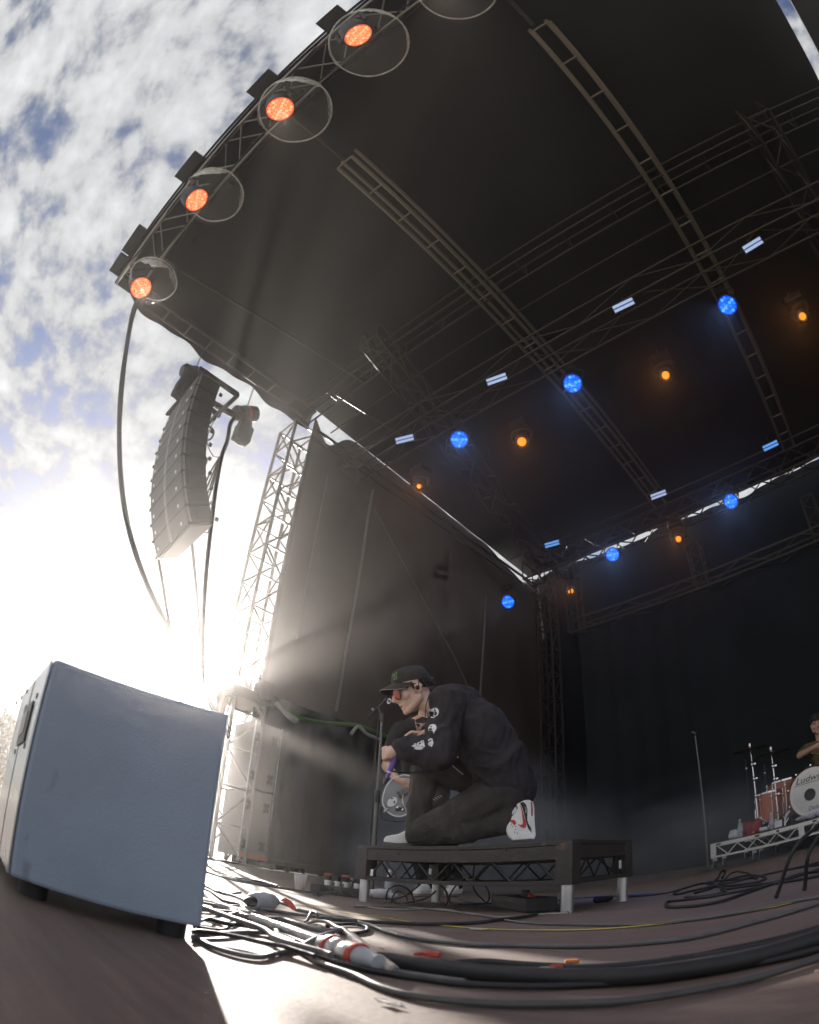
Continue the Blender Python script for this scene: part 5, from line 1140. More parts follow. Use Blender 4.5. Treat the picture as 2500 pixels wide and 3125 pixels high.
decal('sleeve_print', [pxpoly(M4, [c2y(*p) for p in ((730, 115), (775, 110), (795, 65), (850, 85), (868, 40), (905, 60), (920, 15), (985, 0), (1000, 60), (1012, 150), (940, 210), (850, 205), (780, 188), (815, 165), (760, 140))])], M4, bv, printm, singer, 0.0012)
for q4 in (((815, 110), (850, 100), (845, 130)), ((880, 80), (930, 55), (935, 80), (890, 100)), ((860, 130), (900, 125), (890, 145)), ((940, 40), (970, 25), (960, 55)), ((800, 95), (815, 80), (825, 95))):
    decal('sleeve_print_ink', [pxpoly(M4, [c2y(*p) for p in q4])], M4, bv, black_ink, singer, 0.0022)
mb = MB(); mb.tube([S(1362, 2320, 3.06) , S(1385, 2340, 3.06), S(1414, 2364, 3.06)], 0.003, 6); zp = mb.build('zip', steel, singer, True)
# cap with curved brim
Q3 = HM.to_3x3(); mb = MB(); n, rows = 28, 9; vs = []
for j in range(rows + 1):
    t = j / rows
    for k in range(n):
        a = 2 * math.pi * k / n; ex = math.cos(t * math.pi / 2) ** 0.62
        rim = 0.040 + 0.018 * math.sin(a)
        vs.append(HM @ V((0.0835 * math.cos(a) * ex, -0.012 + 0.105 * math.sin(a) * ex, rim * (1 - t) + t * 0.128 + (0.030 * math.sin(t * math.pi)))))
fs = [(j * n + k, j * n + (k + 1) % n, (j + 1) * n + (k + 1) % n, (j + 1) * n + k) for j in range(rows) for k in range(n)] + [tuple(range(n))[::-1]]
mb.add(vs, fs); cp_ = mb.build('cap', capm, singer, True)
mb = MB(); m_, q_ = 16, 7; tv, bvv = [], []
for j in range(q_ + 1):
    for k in range(m_ + 1):
        a = R(18 + 144 * k / m_); t = j / q_
        x = 0.079 * math.cos(a); y0_ = -0.012 + 0.100 * math.sin(a); out = 0.082 * t * math.sin(a) ** 0.7
        z = 0.066 - 0.62 * x * x / 0.1 - 0.020 * t - 0.10 * (t * x * x / 0.02) * 0.2
        tv.append(HM @ V((x * (1 + 0.03 * t), y0_ + out, z + 0.002))); bvv.append(HM @ V((x * (1 + 0.03 * t), y0_ + out, z - 0.002)))
k0 = len(tv); fs = []
for j in range(q_):
    for k in range(m_): a = j * (m_ + 1) + k; fs += [(a, a + 1, a + m_ + 2, a + m_ + 1), (k0 + a, k0 + a + m_ + 1, k0 + a + m_ + 2, k0 + a + 1)]
for k in range(m_): a = q_ * (m_ + 1) + k; fs += [(a, a + 1, k0 + a + 1, k0 + a)]
for j in range(q_):
    for e in (0, m_): a = j * (m_ + 1) + e; fs += [(a, a + m_ + 1, k0 + a + m_ + 1, k0 + a)]
mb.add(tv + bvv, fs); mb.build('brim', capm, cp_, True)
mb = MB(); mb.tube([tv[q_ * (m_ + 1) + k] for k in range(m_ + 1)], 0.0022, 6); mb.build('brim_piping', mat('brim_edge', (0.35, 0.34, 0.33), 0.7), cp_, True)
mb = MB(); mb.ball(HM @ V((0, -0.012, 0.131)), 0.007); mb.build('button', capm, cp_, True)
greenp = mat('green_thread', (0.22, 0.45, 0.12), 0.8)
capb = bvh_of(cp_)
for body_, off in (('INT', 0.009), ('GS', -0.012)):
    me = text_mesh(body_, 0.026); lx = V((-0.030, 0.074, 0.092))
    nrm = (Q3 @ V((-0.42, 0.80, 0.42))).normalized(); x = (Q3 @ V((0, 0, 1))).cross(nrm).normalized(); y = nrm.cross(x)
    Mx = Matrix((x, y, nrm)).transposed().to_4x4(); Mx.translation = HM @ lx
    for v in me.vertices:
        p = Mx @ (v.co + V((0, off, 0))); h = capb.ray_cast(p + nrm * 0.05, -nrm, 0.15); v.co = (h[0] if h[0] is not None else p) + nrm * 0.0016
    link('cap_lettering', me, greenp, cp_)
# hair at the sides and nape
b = MB(); b.ball(HM @ V((0, -0.026, 0.022)), (0.0785, 0.090, 0.052), Q3, 24, 14); cap(b, HM @ V((-0.074, 0.022, 0.03)), 0.009, HM @ V((-0.076, 0.018, -0.002)), 0.006); cap(b, HM @ V((0.074, 0.022, 0.03)), 0.009, HM @ V((0.076, 0.018, -0.002)), 0.006)
remesh(b, 'hair', 0.005, hairm, singer, 1, lambda co, n: 0.0022 * noise.noise(co * 150))
# sunglasses
gl = MB(); lens_m = clear('orange_lens', (0.62, 0.10, 0.03), 0.72, 0.1); fr_m = mat('dark_frame', (0.05, 0.025, 0.02), 0.3)
sg = None
for x in (-1, 1):
    c = V((x * 0.035, 0.103, 0.000)); nn = V((x * 0.22, 0.97, -0.05)).normalized(); ux = V((0, 0, 1)).cross(nn).normalized(); uy = nn.cross(ux)
    mb = MB(); mb.tube([HM @ (c + ux * 0.031 * math.cos(R(15 * k)) + uy * 0.031 * math.sin(R(15 * k))) for k in range(25)], 0.0032, 8, False)
    if x < 0: mb.tube([HM @ V((-0.009, 0.110, 0.014)), HM @ V((0, 0.114, 0.016)), HM @ V((0.009, 0.110, 0.014))], 0.003, 6)
    mb.tube([HM @ V((x * 0.060, 0.096, 0.014)), HM @ V((x * 0.076, 0.06, 0.018)), HM @ V((x * 0.083, 0.0, 0.020)), HM @ V((x * 0.083, -0.02, 0.012))], 0.0032, 6)
    f_ = mb.build('glasses_frame', fr_m, singer, True)
    mb = MB(); L_ = Matrix((Q3 @ ux, Q3 @ uy, Q3 @ nn)).transposed().to_4x4(); L_.translation = HM @ c; mb.lathe([(0.031, -0.0012), (0.0305, 0.0012), (0.015, 0.003), (0.002, 0.0036)], L_, 24); mb.build('lens', lens_m, f_, True)
mb = MB(); mb.ball(HM @ V((-0.090, 0.004, -0.006)), (0.009, 0.012, 0.013), Q3, 10, 8); mb.tube(smooth_path([HM @ V((-0.094, 0.0, -0.012)), HM @ V((-0.09, -0.02, 0.028)), HM @ V((-0.078, -0.05, 0.0)), S(1312, 2110, 3.2), S(1301, 2150, 3.16), S(1298, 2195, 3.14)]), 0.003, 6); mb.build('earphone', black_plastic, singer, True)
mb = MB(); mb.tube([S(1253, 2254, 3.16) + (er * math.cos(R(30 * k)) * 0.6 + eu * math.sin(R(30 * k))) * 0.010 for k in range(13)], 0.0022, 6); mb.build('finger_ring', steel, singer, True)
# worn patch on the jeans
jb = bvh_of(jeans)
for k in range(4):
    px_, py_ = 1325 + 7 * k, 2440 - 3.5 * k; M = pframe(px_, py_, 3.08, 60); decal('frayed_thread', [[(-0.0016, -0.008), (0.0006, -0.009), (0.0012, 0.008), (-0.001, 0.009)]], M, jb, steel, singer, 0.002)
# shoes
def plane_poly(pxs, p0, n): return [plane_pt(*p, p0, n) for p in pxs]
def c5(x, y): return (1500 + 0.11594 * x, 2400 + 0.11594 * y)
sn_ = ray(1590, 2500); sn_ = V((sn_.x, sn_.y, 0)).normalized(); sp0 = S(1590, 2500, 3.08)
sx = V((sn_.y, -sn_.x, 0))
out = [(640, 470), (720, 430), (860, 360), (960, 350), (1040, 380), (1100, 430), (1125, 560), (1130, 800), (1140, 1000), (1160, 1200), (1165, 1290), (1120, 1385), (800, 1412), (560, 1430), (450, 1330), (385, 1180), (400, 1050), (460, 950), (500, 880), (530, 780), (640, 680), (690, 560)]
def shoe_fix(p):                                # keep the toe on the deck
    return V((p.x, p.y, max(p.z, PH + 0.003)))
mb = MB(); mb.prism([shoe_fix(p) for p in plane_poly([c5(*p) for p in out], sp0, sn_)], sn_ * 0.095); shoe = remesh(mb, 'left_shoe', 0.0045, shoe_white, singer, 6, lambda co, n: 0.0015 * noise.noise(co * 45))
sb_ = bvh_of(shoe)
SM = Matrix((sx, V((0, 0, 1)), -sn_)).transposed().to_4x4(); SM.translation = sp0; SMi = SM.inverted()
def sd2(pxs): return [tuple((SMi @ plane_pt(*c5(*p), sp0, sn_)).xy) for p in pxs]
black_lea = mat('black_leather', (0.015, 0.016, 0.02), 0.45); red_lea = mat('red_leather', (0.55, 0.05, 0.035), 0.42, 0, 0.12, 30)
mb = MB(); sole = [(1000, 352), (1050, 380), (1106, 425), (1133, 560), (1140, 800), (1150, 1000), (1168, 1200), (1174, 1295), (1125, 1400), (1080, 1396), (1085, 1230), (1050, 1130), (985, 1000), (950, 880), (955, 640), (935, 480), (880, 395), (930, 352)]
mb.prism([shoe_fix(p) for p in plane_poly([c5(*p) for p in sole], sp0 - sn_ * 0.002, sn_)], sn_ * 0.099); mid_ = mb.build('midsole', mat('midsole_foam', (0.82, 0.83, 0.86), 0.55), shoe, False, 0.006)
mb = MB(); so = [(1106, 425), (1133, 560), (1142, 800), (1152, 1000), (1170, 1200), (1177, 1295), (1160, 1340), (1188, 1300), (1180, 1190), (1160, 990), (1150, 800), (1142, 560), (1122, 430)]
mb.prism(plane_poly([c5(*p) for p in so], sp0 - sn_ * 0.001, sn_), sn_ * 0.097); mb.build('outsole', black_plastic, shoe)
mb = MB(); mb.prism(plane_poly([c5(*p) for p in ((1034, 395), (1078, 420), (1096, 600), (1090, 795), (1048, 770), (1042, 600))], sp0 - sn_ * 0.0035, sn_), sn_ * 0.004); mb.build('air_window', mat('dull_red', (0.30, 0.09, 0.09), 0.3), shoe)
decal('black_panel', [sd2([(750, 435), (840, 405), (915, 480), (948, 600), (945, 880), (970, 980), (1040, 1090), (1060, 1220), (980, 1130), (930, 1000), (880, 800), (820, 580)])], SM, sb_, black_lea, shoe, 0.0015)
decal('tick_mark', [sd2([(750, 470), (800, 560), (840, 700), (880, 830), (915, 960), (915, 1060), (870, 1100), (800, 1085), (740, 1040), (695, 990), (760, 1015), (820, 1000), (830, 940), (820, 850), (800, 680), (775, 560)])], SM, sb_, red_lea, shoe, 0.0028)
decal('tongue_panel', [sd2([(490, 880), (620, 890), (655, 970), (605, 1030), (545, 960), (500, 940)])], SM, sb_, red_lea, shoe, 0.0022)
decal('collar_trim', [sd2([(640, 480), (672, 520), (692, 580), (640, 690), (545, 790), (530, 770), (620, 670), (672, 590), (655, 520)])], SM, sb_, black_lea, shoe, 0.002)
for (x, y) in ((520, 995), (560, 1055), (645, 1053), (635, 1130), (612, 1208), (685, 1233)): decal('eyelet', [sd2([(x + 14 * math.cos(R(45 * k)), y + 14 * math.sin(R(45 * k))) for k in range(8)])], SM, sb_, black_lea, shoe, 0.0024)
me = text_mesh('AIRMAX', 0.0098, 0, 0.15); a0 = plane_pt(*c5(906, 620), sp0, sn_); up_ = (plane_pt(*c5(885, 460), sp0, sn_) - plane_pt(*c5(908, 770), sp0, sn_)).normalized(); lt = up_.cross(-sn_); TX = Matrix((up_, -sn_.cross(up_) * -1, -sn_)).transposed().to_4x4(); TX.translation = a0
for v in me.vertices:
    p = TX @ v.co; h = sb_.ray_cast(p - sn_ * 0.1, sn_, 0.3); v.co = (h[0] if h[0] is not None else p) - sn_ * 0.0032
link('shoe_lettering', me, printm, shoe)
mb = MB(); cap(mb, nan + er * 0.0, 0.046, S(1572, 2478, 3.13), 0.048); remesh(mb, 'sock', 0.006, white_cloth, singer, 2)
mb = MB(); lw = [(430, 1020), (400, 1120), (420, 1230), (470, 1330)]
mb.tube(smooth_path([plane_pt(*c5(x, y), sp0 + sn_ * 0.03, sn_) for x, y in lw]), 0.006, 6); mb.build('lace', white_cloth, shoe, True)
# far shoe, flat on the deck
fn_ = ray(1215, 2560); fn_ = V((fn_.x, fn_.y, 0)).normalized(); fp0 = S(1215, 2560, 3.30)
fo = [(1170, 2568), (1176, 2557), (1192, 2553), (1215, 2550), (1235, 2540), (1256, 2532), (1285, 2528), (1300, 2545), (1302, 2580), (1172, 2580)]
pp = plane_poly(fo, fp0, fn_); dz = (PH + 0.012) - min(p.z for p in pp)
mb = MB(); mb.prism([p + V((0, 0, dz)) for p in pp], fn_ * 0.09); rs = remesh(mb, 'right_shoe', 0.005, shoe_white, singer, 6)
mb = MB(); mb.prism([p + V((0, 0, dz)) for p in plane_poly([(1168, 2572), (1172, 2585), (1215, 2588), (1302, 2588), (1304, 2576), (1210, 2577)], fp0 - fn_ * 0.002, fn_)], fn_ * 0.094); mb.build('outsole', mat('grey_sole', (0.14, 0.13, 0.12), 0.7), rs, False, 0.003)
# microphone (held thing)
mic = thing('microphone', 'purple handled microphone held upside down in the singer\'s fist', 'microphone', S(1192, 2345, 3.06))
m0, m1 = S(1209, 2306, 3.065), S(1180, 2374, 3.05); Mm = frame_to(m0, m1); L = (m1 - m0).length
mb = MB(); mb.lathe([(0.0155, 0.0), (0.0150, L * .5), (0.0125, L * .88), (0.011, L)], Mm, 16); mb.build('handle', mat('purple_plastic', (0.17, 0.09, 0.42), 0.35, 0, 0.1, 10), mic, True)
mb = MB(); mb.lathe([(0.0158, L * .72), (0.0158, L * .78)], Mm, 16); mb.build('ring', printm, mic, True)
mb = MB(); mb.lathe([(0.016, 0.0), (0.024, -0.018), (0.025, -0.035), (0.016, -0.052), (0.002, -0.058)], Mm, 16); mb.build('grille', steel, mic, True)
mb = MB(); mb.tube([m1, m1 + (m1 - m0).normalized() * 0.035], 0.010, 10); mb.build('plug', black_metal, mic, True)
line('microphone_cable', 'black cable looping from the purple microphone across the singer\'s knee', [m1, S(1176, 2386, 3.05), S(1172, 2374, 3.05), S(1184, 2352, 3.05), S(1210, 2356, 3.06), S(1245, 2358, 3.12), S(1290, 2356, 3.24), S(1330, 2352, 3.3)], 0.0045, rubber, 'cable', 8)

# ---------------------------------------------------------------- the guitarist
def T(px, py, d=4.65): return PD(px, py, d)
gu = thing('person', 'person in a black short sleeved shirt playing a clear guitar behind the singer', 'person', (-3.05, 3.55, 0))
GM = head_frame(T(1292, 2118, 4.72), -150, -18, 0, 1.0)
gs1, ge1, gw1 = T(1222, 2232, 4.58), T(1180, 2338, 4.52), T(1212, 2380, 4.36)
gs2, ge2, gw2 = T(1372, 2222, 4.8), T(1440, 2320, 4.6), T(1452, 2300, 4.4)
gnb, gch, gpe = T(1296, 2196, 4.7), T(1296, 2272, 4.72), T(1300, 2425, 4.72)
gh1, gk1, ga1 = T(1275, 2430, 4.68), T(1268, 2570, 4.6), T(1300, 2700, 4.66)
gh2, gk2, ga2 = T(1330, 2430, 4.78), T(1370, 2570, 4.75), T(1390, 2700, 4.85)
for g_ in (ga1, ga2): g_.z = 0.09
b = MB(); head_shape(b, GM)
chain(b, [(GM @ V((0, -0.02, -0.06)), 0.052), (gnb, 0.06), (gch, 0.13), (gpe, 0.12)]); chain(b, [(gnb, 0.06), (gs1, 0.055), (ge1, 0.042), (gw1, 0.029)]); chain(b, [(gnb, 0.06), (gs2, 0.055), (ge2, 0.042), (gw2, 0.029)])
chain(b, [(gpe, 0.1), (gh1, 0.09), (gk1, 0.055), (ga1, 0.04)]); chain(b, [(gpe, 0.1), (gh2, 0.09), (gk2, 0.055), (ga2, 0.04)])
J = T(1232, 2388, 4.34); cap(b, gw1, 0.029, J, 0.026); cap(b, J + eu * 0.02, 0.018, J - eu * 0.02 + er * 0.005, 0.018)
for k in range(4):
    o = J + er * 0.022 + eu * (0.028 - 0.019 * k); chain(b, [(o, 0.0105), (o + er * 0.034 - eu * 0.006, 0.0098), (o + er * 0.052 - eu * 0.022, 0.009), (o + er * 0.05 - eu * 0.042, 0.0078)])
chain(b, [(J - eu * 0.02, 0.013), (J + er * 0.03 - eu * 0.045, 0.011), (J + er * 0.055 - eu * 0.065, 0.0095)])
J2 = T(1462, 2290, 4.36); cap(b, gw2, 0.028, J2, 0.026)
for k in range(4): o = J2 + eu * 0.02 + er * (0.026 - 0.018 * k); chain(b, [(o, 0.0105), (o + eu * 0.03 - ec * 0.01, 0.0095), (o + eu * 0.02 - ec * 0.035, 0.008)])
chain(b, [(J2 - er * 0.02, 0.012), (J2 - er * 0.03 + eu * 0.03, 0.01)])
remesh(b, 'body', 0.0065, skin_t, gu, 2)
b = MB()
for o in (-0.075, 0.075): chain(b, [(gnb + lat * 0 + er * o * 1.1 - eu * 0.06, 0.085), (gch + er * o, 0.125), (T(1300, 2350, 4.72) + er * o, 0.115), (gpe + er * o * 0.9, 0.125)])
chain(b, [(gnb - eu * 0.05 + er * 0.03, 0.08), (gs1, 0.080), (gs1.lerp(ge1, .55), 0.072)]); chain(b, [(gnb - eu * 0.05, 0.08), (gs2, 0.080), (gs2.lerp(ge2, .55), 0.072)])
gshirt = remesh(b, 'short_sleeved_shirt', 0.010, tee2, gu, 4, wrinkle(0.007, 6, 8.0))
gb = bvh_of(gshirt); GN = T(1283, 2222, 4.5); z_ = -vw; Mg = Matrix((er, eu, z_)).transposed().to_4x4(); Mg.translation = GN
decal('open_collar', [[(-0.062, 0.125), (0.08, 0.125), (0.085, 0.0), (0.025, -0.10), (-0.03, -0.02)]], Mg, gb, skin_t, gu, 0.003, 0.4)
ch_ = [GN + V((0, 0, 0)) + er * x + eu * y for x, y in ((-0.036, 0.07), (-0.034, 0.03), (-0.012, -0.005), (0.025, -0.02), (0.055, -0.012))]
lk = smooth_path(ch_, 5); gb2 = bvh_of(gshirt); mb = MB()
for i, p in enumerate(lk[:-1]):
    h = gb2.ray_cast(p - vw * 0.3, vw, 0.8); q = (h[0] if h[0] is not None else p) - vw * 0.007; h2 = gb2.ray_cast(lk[i + 1] - vw * 0.3, vw, 0.8); q2 = (h2[0] if h2[0] is not None else lk[i + 1]) - vw * 0.007
    mb.tube([q, q2], 0.0042 if i % 2 else 0.0028, 6)
mb.build('neck_chain', chrome, gu, True)
b = MB(); b.ball(gpe, (0.15, 0.12, 0.12)); chain(b, [(gpe, 0.12), (gh1, 0.10), (gk1, 0.075), (ga1 + V((0, 0, .02)), 0.062)]); chain(b, [(gpe, 0.12), (gh2, 0.10), (gk2, 0.075), (ga2 + V((0, 0, .02)), 0.062)])
remesh(b, 'trousers', 0.011, denim2, gu, 4, wrinkle(0.007, 8, 5.0))
for g_ in (ga1, ga2):
    b = MB(); fw = (-er * 0.35 + ec).normalized(); cap(b, V((g_.x, g_.y, 0.052)) - fw * 0.05, 0.048, V((g_.x, g_.y, 0.04)) + fw * 0.15, 0.038); cap(b, V((g_.x, g_.y, 0.10)), 0.045, V((g_.x, g_.y, 0.06)) + fw * 0.06, 0.045)
    o = remesh(b, 'shoe', 0.007, shoe_white, gu, 3)
    mb = MB(); c = V((g_.x, g_.y, 0.008)) + fw * 0.05; mb.prism([c + fw * (0.145 * math.cos(R(20 * k))) + V((fw.y, -fw.x, 0)) * (0.047 * math.sin(R(20 * k))) for k in range(18)], (0, 0, 0.018)); mb.build('sole', mat('tan_sole', (0.36, 0.31, 0.27), 0.7), o)
    for j in range(4): mb = MB(); c = V((g_.x, g_.y, 0.102 - 0.006 * j)) + fw * (0.045 + 0.026 * j); w = V((fw.y, -fw.x, 0)) * 0.03; mb.tube([c - w, c + V((0, 0, .008)), c + w], 0.005, 6); mb.build('lace', white_cloth, o, True)
b = MB()
for k in range(30): rnd = random.Random(k); a = R(rnd.uniform(140, 400)); b.ball(GM @ V((0.07 * math.cos(a), -0.02 + 0.085 * math.sin(a), rnd.uniform(0.0, 0.11))), 0.024)
remesh(b, 'hair', 0.009, hairm, gu, 2)
# the clear guitar
gt = thing('electric_guitar', 'clear acrylic electric guitar with pale alien sticker held behind the singer', 'guitar', T(1230, 2430, 4.3))
gp0 = T(1220, 2430, 4.32); gn = vw
prof = [(1196, 2378), (1178, 2403), (1168, 2440), (1174, 2466), (1194, 2486), (1222, 2492), (1250, 2481), (1280, 2462), (1300, 2442), (1308, 2415), (1304, 2382), (1290, 2362), (1275, 2366), (1250, 2367), (1228, 2366)]
pp = plane_poly(prof, gp0, gn); rim_ = smooth_path(pp + [pp[0]], 5)[:-1]
mb = MB(); mb.prism(rim_, gn * 0.038); gbody = mb.build('guitar_body', clear('clear_acrylic', (0.30, 0.31, 0.34), 0.62, 0.12), gt)
mb = MB(); mb.tube(rim_ + [rim_[0]], 0.0055, 8, False); mb.build('edge_bevel', mat('bright_edge', (0.75, 0.76, 0.78), 0.25), gt, True)
GP = Matrix((er, eu, -gn)).transposed().to_4x4(); GP.translation = gp0 - gn * 0.003; GPi = GP.inverted()
def g2(px, py): return (GPi @ plane_pt(px, py, gp0, gn)).xy
def slab(pts2, dep, name, m): 
    mb = MB(); mb.prism([GP @ V((p[0], p[1], 0)) for p in pts2], (-gn) * dep); return mb.build(name, m, gt)
ce = g2(1197, 2448); ov = []
for k in range(24):
    a = R(15 * k); x, y = 0.030 * math.cos(a), 0.042 * math.sin(a) * (1.1 if math.sin(a) > 0 else 1.0); t = R(-38); ov.append((ce[0] + x * math.cos(t) - y * math.sin(t), ce[1] + x * math.sin(t) + y * math.cos(t)))
slab(ov, 0.002, 'sticker', printm)
for (ex, ey, t) in ((1197, 2437, 5), (1204, 2448, 85)):
    c = g2(ex, ey); slab([(c[0] + 0.012 * math.cos(R(30 * k)) * math.cos(R(t)) - 0.0055 * math.sin(R(30 * k)) * math.sin(R(t)), c[1] + 0.012 * math.cos(R(30 * k)) * math.sin(R(t)) + 0.0055 * math.sin(R(30 * k)) * math.cos(R(t))) for k in range(12)], 0.003, 'sticker_eye', black_ink)
def rect(px, py, w, h, ang):
    c = g2(px, py); t = R(ang); return [(c[0] + x * math.cos(t) - y * math.sin(t), c[1] + x * math.sin(t) + y * math.cos(t)) for x, y in ((-w, -h), (w, -h), (w, h), (-w, h))]
slab(rect(1238, 2416, 0.030, 0.024, 30), 0.016, 'bridge', black_metal); slab(rect(1219, 2426, 0.010, 0.028, 30), 0.012, 'tailpiece', black_metal); slab(rect(1262, 2404, 0.012, 0.03, 30), 0.010, 'pickup', black_plastic)
for k in range(6):
    c = g2(1238, 2416); t = R(30); y = -0.018 + 0.0072 * k; a = V((c[0] - 0.03 * math.cos(t) - y * math.sin(t), c[1] - 0.03 * math.sin(t) + y * math.cos(t), 0.020)); bb = a + V((0.5 * math.cos(t), 0.5 * math.sin(t), 0.0)); mb = MB(); mb.tube([GP @ a, GP @ bb], 0.0011, 5); mb.build('string', steel, gt)
for (x, y) in ((1215, 2465), (1231, 2472), (1231, 2450), (1250, 2457)):
    c = g2(x, y); mb = MB(); K_ = GP @ Matrix.Translation((c[0], c[1], 0)); mb.lathe([(0.012, 0), (0.0125, 0.008), (0.010, 0.018), (0.004, 0.02)], K_, 16); mb.build('knob', chrome, gt, True)
slab(rect(1222, 2470, 0.034, 0.012, 12), 0.002, 'control_cavity', black_metal)
mb = MB(); mb.tube(smooth_path([GP @ V((*g2(1232, 2427), 0.02)), GP @ V((*g2(1230, 2440), 0.03)), GP @ V((*g2(1234, 2458), 0.03)), GP @ V((*g2(1242, 2477), 0.02))]), 0.0036, 8); mb.build('tremolo_arm', mat('ivory', (0.72, 0.62, 0.45), 0.35), gt, True)
n0, n1 = plane_pt(1300, 2380, gp0, gn), plane_pt(1300, 2380, gp0, gn) + (er * 0.72 + eu * 0.55).normalized() * 0.40
mb = MB(); mb.prism([n0 - eu * 0.026, n0 + eu * 0.03, n1 + eu * 0.024, n1 - eu * 0.020], gn * 0.022); mb.build('neck', mat('maple', (0.36, 0.21, 0.10), 0.4), gt, False, 0.006)
mb = MB(); mb.prism([n1 - eu * 0.022, n1 + eu * 0.03, n1 + er * 0.05 + eu * 0.10, n1 + er * 0.08 + eu * 0.05], gn * 0.018); mb.build('headstock', black_plastic, gt, False, 0.004)
mb = MB(); mb.tube(smooth_path([plane_pt(1180, 2470, gp0, gn), plane_pt(1165, 2465, gp0, gn), plane_pt(1163, 2490, gp0, gn), plane_pt(1185, 2505, gp0, gn), plane_pt(1225, 2508, gp0 + gn * 0.03, gn), plane_pt(1250, 2500, gp0 + gn * 0.1, gn)]), 0.0035, 6); mb.build('lead', rubber, gt, True)
mb = MB(); mb.lathe([(0.009, 0), (0.011, 0.03), (0.006, 0.04)], frame_to(plane_pt(1184, 2468, gp0, gn), plane_pt(1172, 2480, gp0, gn)), 12); mb.build('jack_plug', steel, gt, True)

# ================================================================== DRUM RISER AND DRUMS
def D(px, py, Y=6.6): return PY(px, py, Y)
RY0, RX0, RX1, RZT = 6.30, -1.585, 1.35, 0.312
silver = mat('silver_frame', (0.80, 0.78, 0.74), 0.45, 0.1, 0.12, 6, 0.05)
rs_ = thing('drum_riser', 'low silver framed drum riser on casters at the right', 'riser', ((RX0 + RX1) / 2, 7.3, 0))
mb = MB(); mb.box(((RX0 + RX1) / 2 + 0.05, RY0 + 1.02, RZT - 0.008), (RX1 - RX0 - 0.1, 2.0, 0.02)); mb.build('deck', black_metal, rs_, False, 0.003)
zb_, zt_ = 0.135, 0.30
for yy in (RY0, RY0 + 2.0):
    mb = MB(); mb.box(((RX0 + RX1) / 2, yy + 0.012, zt_ - 0.02), (RX1 - RX0, 0.024, 0.042)); mb.build('top_rail', silver, rs_, False, 0.003)
    mb = MB(); mb.box(((RX0 + RX1) / 2, yy + 0.012, zb_ + 0.012), (RX1 - RX0, 0.022, 0.022)); mb.build('bottom_rail', silver, rs_, False, 0.002)
    n = 26; w = (RX1 - RX0 - 0.08) / n
    for k in range(n):
        a = RX0 + 0.08 + k * w; za, zc = (zt_ - 0.042, zb_ + 0.022); bar('lattice_rod', (a, yy + 0.012, za if k % 2 == 0 else zc), (a + w, yy + 0.012, zc if k % 2 == 0 else za), 0.006, silver, rs_)
for xx in (RX0, -0.60, RX1):
    mb = MB(); mb.box((xx + 0.03, RY0 + 0.0105, (zb_ + zt_) / 2 - 0.005), (0.062, 0.03, zt_ - zb_)); mb.build('corner_post', silver, rs_, False, 0.003)
for (x, w) in ((RX0 + 0.09, 0.05), (-1.06, 0.05), (-0.83, 0.03), (-0.42, 0.045)):
    mb = MB(); mb.box((x, RY0 - 0.0015, zt_ - 0.018), (w, 0.004, 0.02)); mb.build('slot', black_plastic, rs_)
for xx in (RX0 + 0.04, -1.1, -0.3, 0.5, RX1 - 0.04):
    for yy in (RY0 + 0.04, RY0 + 0.5, RY0 + 1.9):
        mb = MB(); mb.lathe([(0.042, -0.014), (0.045, -0.008), (0.045, 0.008), (0.042, 0.014)], Matrix.Translation((xx, yy + 0.02, 0.046)) @ Matrix.Rotation(R(80), 4, 'Y'), 18); wh = mb.build('caster', mat('blue_black_tyre', (0.02, 0.03, 0.05), 0.5), rs_, True)
        mb = MB(); mb.box((xx, yy, 0.115), (0.05, 0.04, 0.035)); mb.box((xx - 0.022, yy + 0.01, 0.07), (0.006, 0.05, 0.08)); mb.build('caster_fork', steel, wh)

wood = mat('amber_lacquer', (0.46, 0.13, 0.05), 0.22, 0, 0.35, 3.0, 0.0, 40, 0.5, 0.6)
wood.node_tree.nodes['Noise Texture'].inputs['Scale'].default_value = 2.2
headm = mat('drum_head', (0.84, 0.79, 0.76), 0.45, 0, 0.04, 4); headm2 = mat('drum_head_inner', (0.72, 0.71, 0.69), 0.5, 0, 0.06, 5)
kit_zero = V((-0.44, 6.62, 0))
bc = D(2482, 2422, 6.42); br = bc.z - RZT
br = 0.285; bc.z = RZT + br + 0.008
bd = thing('bass_drum', 'big pale headed bass drum with black lettering at the right edge', 'drum', (bc.x, bc.y + 0.2, RZT))
BM = frame_to(bc, bc + V((-0.10, -1, 0.0)))
mb = MB(); mb.lathe([(br - 0.012, -0.42), (br - 0.008, -0.42), (br - 0.008, -0.01), (br - 0.012, -0.01)], BM, 48); mb.build('shell', wood, bd, True)
mb = MB(); mb.lathe([(br - 0.02, -0.030), (br, -0.030), (br + 0.004, 0.0), (br - 0.002, 0.014), (br - 0.016, 0.012), (br - 0.018, 0.0)], BM, 48); mb.build('front_hoop', mat('dark_hoop', (0.05, 0.022, 0.014), 0.25), bd, True)
mb = MB(); mb.lathe([(br - 0.016, 0.002), (br - 0.017, 0.007), (0.004, 0.008)], BM, 48); hd_ = mb.build('head', headm, bd, True)
mb = MB(); mb.lathe([(br * 0.82, 0.0085), (br * 0.80, 0.0095), (0.004, 0.0098)], BM, 48); mb.build('damping_ring', headm2, hd_, True)
mb = MB(); mb.lathe([(0.066, 0.010), (0.066, 0.016), (0.055, 0.017), (0.054, 0.012), (0.003, 0.0112)], BM @ Matrix.Translation((-0.035, -0.02, 0)), 28); mb.build('port', black_plastic, hd_, True)
ink = mat('drum_ink', (0.03, 0.025, 0.025), 0.6)
